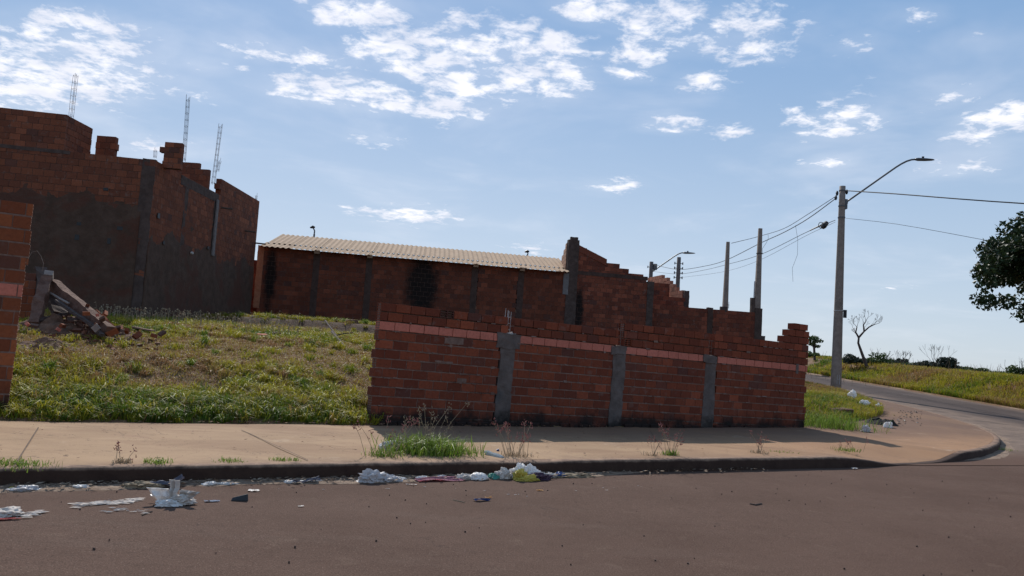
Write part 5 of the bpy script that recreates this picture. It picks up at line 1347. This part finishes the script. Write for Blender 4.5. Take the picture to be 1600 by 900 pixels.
# ------------------------------------------------------------ litter
def settle(p,half):
    '''slide a thing lying in the gutter out from under the kerb, towards the road'''
    v=p.x*VV[0]+p.y*VV[1]; lim=8.10-half
    if v>lim and p.x<6.2: k=lim/v; p=Vector((p.x*k,p.y*k,p.z))
    return p
def crumple(name,px,py,w,d,h,mat,label,cat,seed=0,z=0.0,rz=0,amp=1.0,group=None,n=22,fold=1.0):
    """a crushed film or cloth: closed low heap of sharp folds resting on the ground"""
    w*=1.12; d*=1.05; h*=.95
    p=onz(px,py,z); p=settle(p,d*.6) if z==0 else p; r=np.random.default_rng(seed+100)
    bm=bmesh.new(); bmesh.ops.create_icosphere(bm,subdivisions=4,radius=1); sd=Vector(r.uniform(0,40,3))
    for v in bm.verts:
        c=v.co.copy(); a=mnoise.noise(c*1.3+sd); b=abs(mnoise.noise(c*2.6+sd*1.3)); e=abs(mnoise.noise(c*5.5+sd)); f=abs(mnoise.noise(c*11+sd))
        k=max(.45,1+amp*(.42*a+.50*(b-.22)+.26*(e-.2)*fold+.13*(f-.2)*fold))
        x,y,zz=c.x*k,c.y*k,c.z*k
        zz=max(zz,-.25); v.co=Vector((x*w/2,y*d/2,(zz+.25)*h/1.25))
    me=bpy.data.meshes.new(name); bm.to_mesh(me); bm.free(); me.materials.append(mat)
    o=obj(name,me); o.location=(p.x,p.y,z+.004); o.rotation_euler=(0,0,rz+WA); tag(o,label,cat,group); return o
def sheet(name,px,py,w,d,mat,label,cat,seed=0,z=0.0,rz=0,curl=.02,th=.003,shape=0,lift=0):
    w*=1.1; p=onz(px,py,z); p=settle(p,d*.6) if z==0 else p; r=np.random.default_rng(seed+300); n=10; bm=bmesh.new(); vs_=[]
    for i in range(n+1):
        row=[]
        for j in range(n+1):
            a=(i/n-.5)*2; b=(j/n-.5)*2
            if shape: k=max(abs(a),abs(b)); l=math.hypot(a,b) or 1; a,b=a*k/l,b*k/l
            jag=1+.10*math.sin(3*a+seed)+.08*math.cos(4*b+seed*2)
            zz=curl*(mnoise.noise(Vector((a*1.6+seed,b*1.6,0)))+.55)+lift*max(0,a)**2
            row.append(bm.verts.new((a*w/2*jag,b*d/2*jag,max(zz,.002))))
        vs_.append(row)
    for i in range(n):
        for j in range(n): bm.faces.new((vs_[i][j],vs_[i+1][j],vs_[i+1][j+1],vs_[i][j+1]))
    ret=bmesh.ops.solidify(bm,geom=list(bm.faces),thickness=th)
    me=bpy.data.meshes.new(name); bm.to_mesh(me); bm.free(); me.materials.append(mat)
    o=obj(name,me); o.location=(p.x,p.y,z+.006); o.rotation_euler=(0,0,rz+WA); tag(o,label,cat); return o
# the big discarded bag/cloth in the road, with upright flaps
DB=empty('discarded_cloth',onz(270,792,0),'large crumpled white and beige cloth with upright flaps lying in the road','cloth')
a=crumple('cloth_body',283,788,.17,.15,.075,B_beige,None,None,1,amp=1.1); b=crumple('cloth_fold',262,791,.15,.10,.045,B_white,None,None,2,amp=1.2)
def adopt(root,*os):
    for o in os:
        mw=Matrix.LocRotScale(o.location,o.rotation_euler,o.scale); o.parent=root; o.matrix_basis=Matrix.Translation(-root.location)@mw
        for k in ('label','category','group'):
            if k in o: del o[k]
adopt(DB,a,b)
for (px,py,w,h_,tilt,mt,sd) in ((254,790,.15,.14,-.55,B_white,3),(266,790,.07,.19,-.05,B_beige,4),(276,789,.14,.15,.75,B_beige,5),(258,788,.12,.10,-1.0,B_white,6)):
    p=onz(px,py,0); mb=MB(); nn_=6; V=[];
    for i in range(nn_+1):
        for j in range(nn_+1):
            u_=(i/nn_-.5)*w*(.6+.6*j/nn_); v_=j/nn_*h_; off=.018*math.sin(i*1.7+sd)+.01*math.cos(j*2+sd)
            V.append((u_+v_*math.sin(tilt),off,v_*math.cos(tilt)))
    Qq=[[i*(nn_+1)+j,(i+1)*(nn_+1)+j,(i+1)*(nn_+1)+j+1,i*(nn_+1)+j+1] for i in range(nn_) for j in range(nn_)]
    mb.add(V,Qq); o=obj('cloth_flap',mb.mesh('cloth_flap',mt)); md=o.modifiers.new('t','SOLIDIFY'); md.thickness=.006
    o.location=(p.x,p.y+.03,.01); o.rotation_euler=(-.15,0,.3*math.sin(sd)); adopt(DB,o)
# black shard
p=onz(374,782,0); mb=MB(); mb.add([(-.07,-.03,0),(.07,-.035,0),(.075,.03,0),(-.06,.03,0),(-.06,-.01,.022),(.062,-.02,.055),(.068,.012,.052),(-.05,.015,.02)],BOXF)
o=obj('black_shard',mb.mesh('black_shard',M_black)); o.location=(p.x,p.y,.004); o.rotation_euler=(0,0,.35); tag(o,'black wedge-shaped shard lying in the road','shard')
sheet('white_card',396,767.5,.11,.09,B_white,'small white oval card in the road above the black shard','card',1,curl=.008,shape=1)
sheet('blue_card',331,784,.12,.05,B_lblue,'pale blue strip of card right of the large crumpled cloth','card',2,curl=.006)
crumple('crumpled_wrapper',6,806,.20,.14,.06,B_beige,'crumpled pale wrapper in the road at the left edge','wrapper',7)
sheet('red_card',10,812,.16,.05,B_red,'flat red card under the pale wrapper at the left edge','card',3,curl=.006)
G2='small pale litter along the gutter'
crumple('plastic_bag',40,750,.20,.10,.035,B_grey,'flat grey scrap in the gutter at the left','litter',8)
crumple('yellow_scrap',19,763,.05,.03,.02,B_yel,'tiny yellow scrap in the left gutter','litter',9)
crumple('plastic_bag',128,753,.12,.06,.03,B_white,'small white scrap in the gutter left of the slate sheet','litter',10)
sheet('slate_sheet',260,748,.24,.10,B_slate,'bluish grey folded sheet leaning in the gutter','sheet',4,curl=.05,lift=.05)
crumple('straw_clump',226,751,.26,.12,.06,M_straw,'clump of dry straw in the gutter left of the slate sheet','straw',11)
crumple('plastic_bag',330,751,.14,.06,.03,B_white,'white scrap in the gutter, left half of a flattened pair','litter',12)
crumple('plastic_bag',352,753,.20,.05,.025,B_white,'long flat white scrap in the gutter, right half of the pair','litter',13)
sheet('slate_sheet',478,744,.22,.07,B_slate,'second dark grey sheet in the gutter under the left kerb sprigs','sheet',5,curl=.03,lift=.03)
crumple('plastic_bag',455,748,.12,.06,.03,B_white,'small white bag scrap touching the dark sheet','litter',14)
crumple('plastic_bag',481,749,.22,.04,.02,B_white,'narrow white strip in front of the dark grey sheet','litter',15)
crumple('plastic_bag',583,744,.28,.14,.11,B_grey,'large crushed grey translucent bag in the gutter','bag',16,amp=1.3)
crumple('plastic_bag',606,746,.24,.12,.07,B_grey,'low grey white bag trailing right from the large crushed bag','bag',17,amp=1.2)
crumple('plastic_bag',626,747,.12,.06,.03,B_white,'white tail scrap at the right end of the grey bags','litter',18)
sheet('pink_cloth',686,750,.50,.16,B_pink,'flat faded pink cloth lying at the gutter edge','cloth',6,curl=.03)
crumple('plastic_bag',662,740,.16,.06,.04,B_white,'white scrap against the kerb above the pink cloth','litter',19)
crumple('plastic_bag',690,743,.18,.06,.04,B_grey,'grey scrap against the kerb right above the pink cloth','litter',20)
crumple('plastic_bag',724,740,.18,.10,.06,B_beige,'crumpled beige paper between pink cloth and white tub','paper',21)
crumple('white_tub',748,740,.20,.14,.075,B_white,'crushed white tub with folded rim in the gutter','tub',22,amp=.5)
crumple('green_bag',774,739,.17,.10,.06,B_green,'small green plastic bag in the gutter','bag',23)
crumple('plastic_bag',786,738,.16,.12,.11,B_beige,'knotted beige bag right of the green bag','bag',24)
crumple('plastic_bag',799,738,.10,.08,.10,B_white,'small upright white bag beside the knotted beige bag','bag',25,amp=1.4)
crumple('plastic_bag',812,737,.20,.16,.17,B_white,'biggest rounded white bag of the gutter pile','bag',26,amp=.8)
crumple('plastic_bag',828,737,.20,.14,.14,B_white,'white bag with square folds right of the biggest one','bag',27,amp=1.0)
crumple('plastic_bag',834,742,.26,.10,.07,B_grey,'grey bag spread in front of the white bags','bag',28)
sheet('white_card',798,747,.15,.08,B_white,'flat white card left of the yellow bag','card',8,curl=.03)
crumple('yellow_bag',812,750,.13,.14,.12,B_yel,'upright crumpled yellow bag in front of the white bags','bag',29,amp=1.3)
crumple('yellow_bag',826,752,.20,.07,.06,B_yel,'flat tail of yellow plastic right of the upright yellow bag','bag',30,amp=1.2)
crumple('dark_cloth',842,750,.26,.12,.075,B_purp,'dark purple cloth beside the yellow bag','cloth',31)
crumple('blue_scrap',875,735,.13,.10,.05,B_blue,'blue plastic scrap in the gutter right of the pile','scrap',32)
crumple('plastic_bag',858,737,.18,.10,.05,B_beige,'beige rag between white bags and blue scrap','rag',33)
crumple('straw_clump',896,738,.45,.12,.04,M_straw,'spread of dry straw ending the gutter pile','straw',34,amp=1.3)
crumple('grey_package',612,702,.26,.16,.10,B_grey,'grey crushed package on the sidewalk left of the big grass tuft','package',35,z=.16,amp=.6)
# plastic bottle lying over the kerb
BO=empty('plastic_bottle',onz(770,709,.17),'crushed clear plastic bottle with blue cap lying on the kerb','bottle')
p0=onz(758,706,.19); p1=onz(785,717,.15); mb=MB(); mb.tube([p0,p0.lerp(p1,.15),p0.lerp(p1,.4),p0.lerp(p1,.55),p0.lerp(p1,.8),p1],[.018,.032,.028,.036,.04,.034],10); wobj('bottle_body',mb.mesh('bottle_body',B_clear),BO)
mb=MB(); q=onz(776,704,.17); mb.tube([q,q+Vector((.03,0,.012))],.016,8); wobj('bottle_cap',mb.mesh('bottle_cap',B_blue),BO)
sheet('blue_wrapper',753,783,.16,.06,B_blue,'torn dark blue wrapper lying in the road','wrapper',9,curl=.02)
sheet('orange_card',763,779,.05,.05,B_org,'tiny orange card touching the blue wrapper','card',10,curl=.008,lift=.01)
sheet('white_card',643,758,.09,.025,B_white,'thin white strip in the road below the pink cloth','card',11,curl=.006,rz=-.4)
sheet('orange_card',843,767,.06,.045,B_org,'small pale orange scrap below the dark purple cloth','card',12,curl=.008)
sheet('white_card',1335,722,.10,.06,B_white,'white scrap at the kerb end beside the ramp','card',13,curl=.02)
sheet('white_card',470,792,.05,.03,B_white,'tiny white scrap alone in the middle of the road','card',14,curl=.004)
stick('twig',[(709,781),(716,782),(726,785)],1,.0,'x') if False else None
def ground_twig(pts,r,label,mat=M_tree):
    mb=MB(); mb.tube([onz(a,b,r) for a,b in pts],r,5); o=obj('twig',mb.mesh('twig',mat)); tag(o,label,'twig')
ground_twig([(708,781),(716,783),(726,785)],.004,'pale bent twig left of the blue wrapper',M_straw)
ground_twig([(1172,787),(1180,789),(1190,787)],.009,'short dark twig alone in the right half of the road')
ground_twig([(222,805),(230,801),(238,799)],.005,'thin twig in the road below the crumpled cloth')
# corner litter
pc=lambda px,py:gz1(*[onz(px,py,.35).x,onz(px,py,.35).y])
for (px,py,w,h_,mt,lab,sd,zz) in ((1331,634,.32,.24,B_white,'white bag high in the corner grass, leftmost of three',41,.42),(1350,640,.36,.16,B_white,'white bag in the corner grass, middle of three',42,.40),(1372,643,.20,.12,B_white,'small white scrap in the corner grass, rightmost of three',43,.36),
    (1388,667,.26,.16,B_white,'bright white bag against the burnt patch at the corner','',.24),(1352,674,.24,.16,B_grey,'pale grey bag at the front edge of the corner grass','',.2)):
    o=crumple('plastic_bag',px,py,w*.85,w*.55,h_*.9,mt,lab,'bag',sd if sd else int(px),z=zz,amp=1.1)
    q=max(gz1(o.location.x,o.location.y),float(Zr(o.location.x,o.location.y))+.15)+(.10 if sd else .01); o.location=at(px,py,o.location.y); o.location.z=max(q,o.location.z-.05)
p=onz(1377,662,.25); mound('burnt_heap',p.x,p.y,.42,.5,.26,mat_rough('charred_waste',(.010,.009,.008),(.03,.026,.022),12,.9,.03),'black burnt heap of waste at the corner grass edge','heap',seed=13,rough=1.2,n=30,zfun=lambda x,y:np.maximum(Zg(x,y),Zr(x,y)+.15))
# burnt fragments scattered on the corner sidewalk
mb=MB(); 
for _ in range(70):
    px=rng.uniform(1392,1440); py=rng.uniform(646,662); p=onz(px,py,.30); s_=rng.uniform(.008,.03); z=float(Zr(p.x,p.y))+.155
    mb.box(p.x,p.x+s_,p.y,p.y+s_*1.6,z,z+s_*.5,.012)
o=obj('charred_fragments',mb.mesh('charred_fragments',M_black)); tag(o,'scatter of charred fragments beside the burnt heap','debris',kind='stuff')
# plaster spills on the road: thin irregular flakes
def spill(pts,n,label,seed,size=.05):
    r=np.random.default_rng(seed); mb=MB()
    for _ in range(n):
        t=r.random(); k=t*(len(pts)-1); i=min(int(k),len(pts)-2); a=np.array(pts[i]); b=np.array(pts[i+1]); q=a+(b-a)*(k-i)+r.normal(0,1,2)*np.array([3,1.6]); p=onz(q[0],q[1],0)
        m=r.integers(6,10); an=np.sort(r.uniform(0,6.28,m)); rr_=size*r.uniform(.2,1.0)*r.uniform(.6,1,m)
        ring=[(p.x+math.cos(x)*q_*1.7*.87+math.sin(x)*q_*.3,p.y+math.sin(x)*q_*.5+math.cos(x)*q_*.5,.0085) for x,q_ in zip(an,rr_)]
        mb.add([(p.x,p.y,.011+.003*r.random())]+ring,T=[[0,1+j,1+(j+1)%m] for j in range(m)])
    o=obj('plaster_spill',mb.mesh('plaster_spill',M_pale)); tag(o,label,'spill',kind='stuff')
spill([(118,791),(150,788),(185,786),(218,782)],130,'long white streak of spilt plaster left of the large cloth',1,.05)
spill([(22,806),(45,806),(68,800)],50,'short white spill of plaster beside the pale wrapper',2,.04)
spill([(165,800),(185,797),(235,800)],26,'faint crumbs of plaster below the streak',3,.03)
spill([(120,790),(240,778),(330,770),(700,762),(820,775),(1000,760)],26,'sparse pale specks spread over the road',4,.02)
# gutter debris: bits of dry leaf and grit
r=np.random.default_rng(91); mb=MB()
for _ in range(1500):
    s_=r.uniform(KS[0]+27,ks_at(1180,735)) if r.random()<.7 else r.uniform(ks_at(0,757),ks_at(930,742)); o_=-abs(r.normal(0,.13))-.01
    x=np.interp(s_,KS,KL[:,0])+np.interp(s_,KS,KN[:,0])*o_; y=np.interp(s_,KS,KL[:,1])+np.interp(s_,KS,KN[:,1])*o_
    a=r.uniform(0,6.28); l=r.uniform(.008,.045); w=l*r.uniform(.08,.45); d=np.array([math.cos(a),math.sin(a)]); e=np.array([-d[1],d[0]]); z=.02+r.uniform(0,.02)
    c=np.array([x,y]); V=[(*(c-d*l),z),(*(c+e*w),z+.006),(*(c+d*l),z+r.uniform(0,.012)),(*(c-e*w),z)]
    mb.add(V,[[0,1,2,3]])
o=obj('gutter_debris',mb.mesh('gutter_debris',mat_leaf('dry_leaf_bits',(.11,.07,.045),(.38,.28,.20),trans=.1,rough=.85))); tag(o,'dry leaf bits, straw and grit along the foot of the kerb','debris',kind='stuff')
# leaf bits at the grass edge and on the sidewalk
mb=MB()
for _ in range(700):
    u_=r.uniform(-6,9); v_=VW-(abs(r.normal(0,.12)) if r.random()<.72 else r.uniform(0,3.6)); c=np.array([u_*U[0]+v_*VV[0],u_*U[1]+v_*VV[1]])
    a=r.uniform(0,6.28); l=r.uniform(.008,.035); w=l*r.uniform(.1,.5); d=np.array([math.cos(a),math.sin(a)]); e=np.array([-d[1],d[0]]); z=.172+r.uniform(0,.01)
    mb.add([(*(c-d*l),z),(*(c+e*w),z+.006),(*(c+d*l),z+.006),(*(c-e*w),z)],[[0,1,2,3]])
o=obj('leaf_litter',mb.mesh('leaf_litter',mat_leaf('brown_leaf_bits',(.09,.045,.03),(.30,.17,.10),trans=.1,rough=.85))); tag(o,'brown leaf bits scattered on the sidewalk and at the grass edge','debris',kind='stuff')
# small stones on the road
mb=MB()
for _ in range(260):
    x=r.uniform(-5,9); y=r.uniform(3.5,12); 
    if x*VV[0]+y*VV[1]>8.0: continue
    s_=r.uniform(.003,.009); mb.box(x,x+s_*1.4,y,y+s_,.0,.0+s_*.8+.006,s_*.3)
o=obj('road_grit',mb.mesh('road_grit',M_conc2)); tag(o,'loose grit scattered on the road surface','grit',kind='stuff')
# slab seams and pale cement splash on the sidewalk
def seam(pts,label,w=.012):
    mb=MB(); P=[onz(a,b,.165) for a,b in pts]
    for a,b in zip(P[:-1],P[1:]):
        d=(b-a).normalized(); e=Vector((-d.y,d.x,0))*w/2
        za=.169
        mb.add([(a.x-e.x,a.y-e.y,za),(a.x+e.x,a.y+e.y,za),(b.x+e.x,b.y+e.y,za),(b.x-e.x,b.y-e.y,za)],[[0,1,2,3]])
    return mb
sm=MB()
for pts in (((377,672),(428,695),(481,719)),((1010,664),(1040,712)),((60,668),(20,732))):
    q=seam(pts,'',.014 if pts[0][0]<400 else .008); sm.add(q.V[0],q.Q[0]); 
    for V_i,Q_i in list(zip(q.V,q.Q))[1:]: sm.V.append(V_i); sm.Q.append(np.array([[0,1,2,3]])+sm.n); sm.n+=4
o=obj('sidewalk_joint',sm.mesh('sidewalk_joint',mat_rough('joint_dirt',(.08,.05,.035),(.14,.09,.06),20))); tag(o,kind='structure')
print('objects',len(bpy.data.objects))
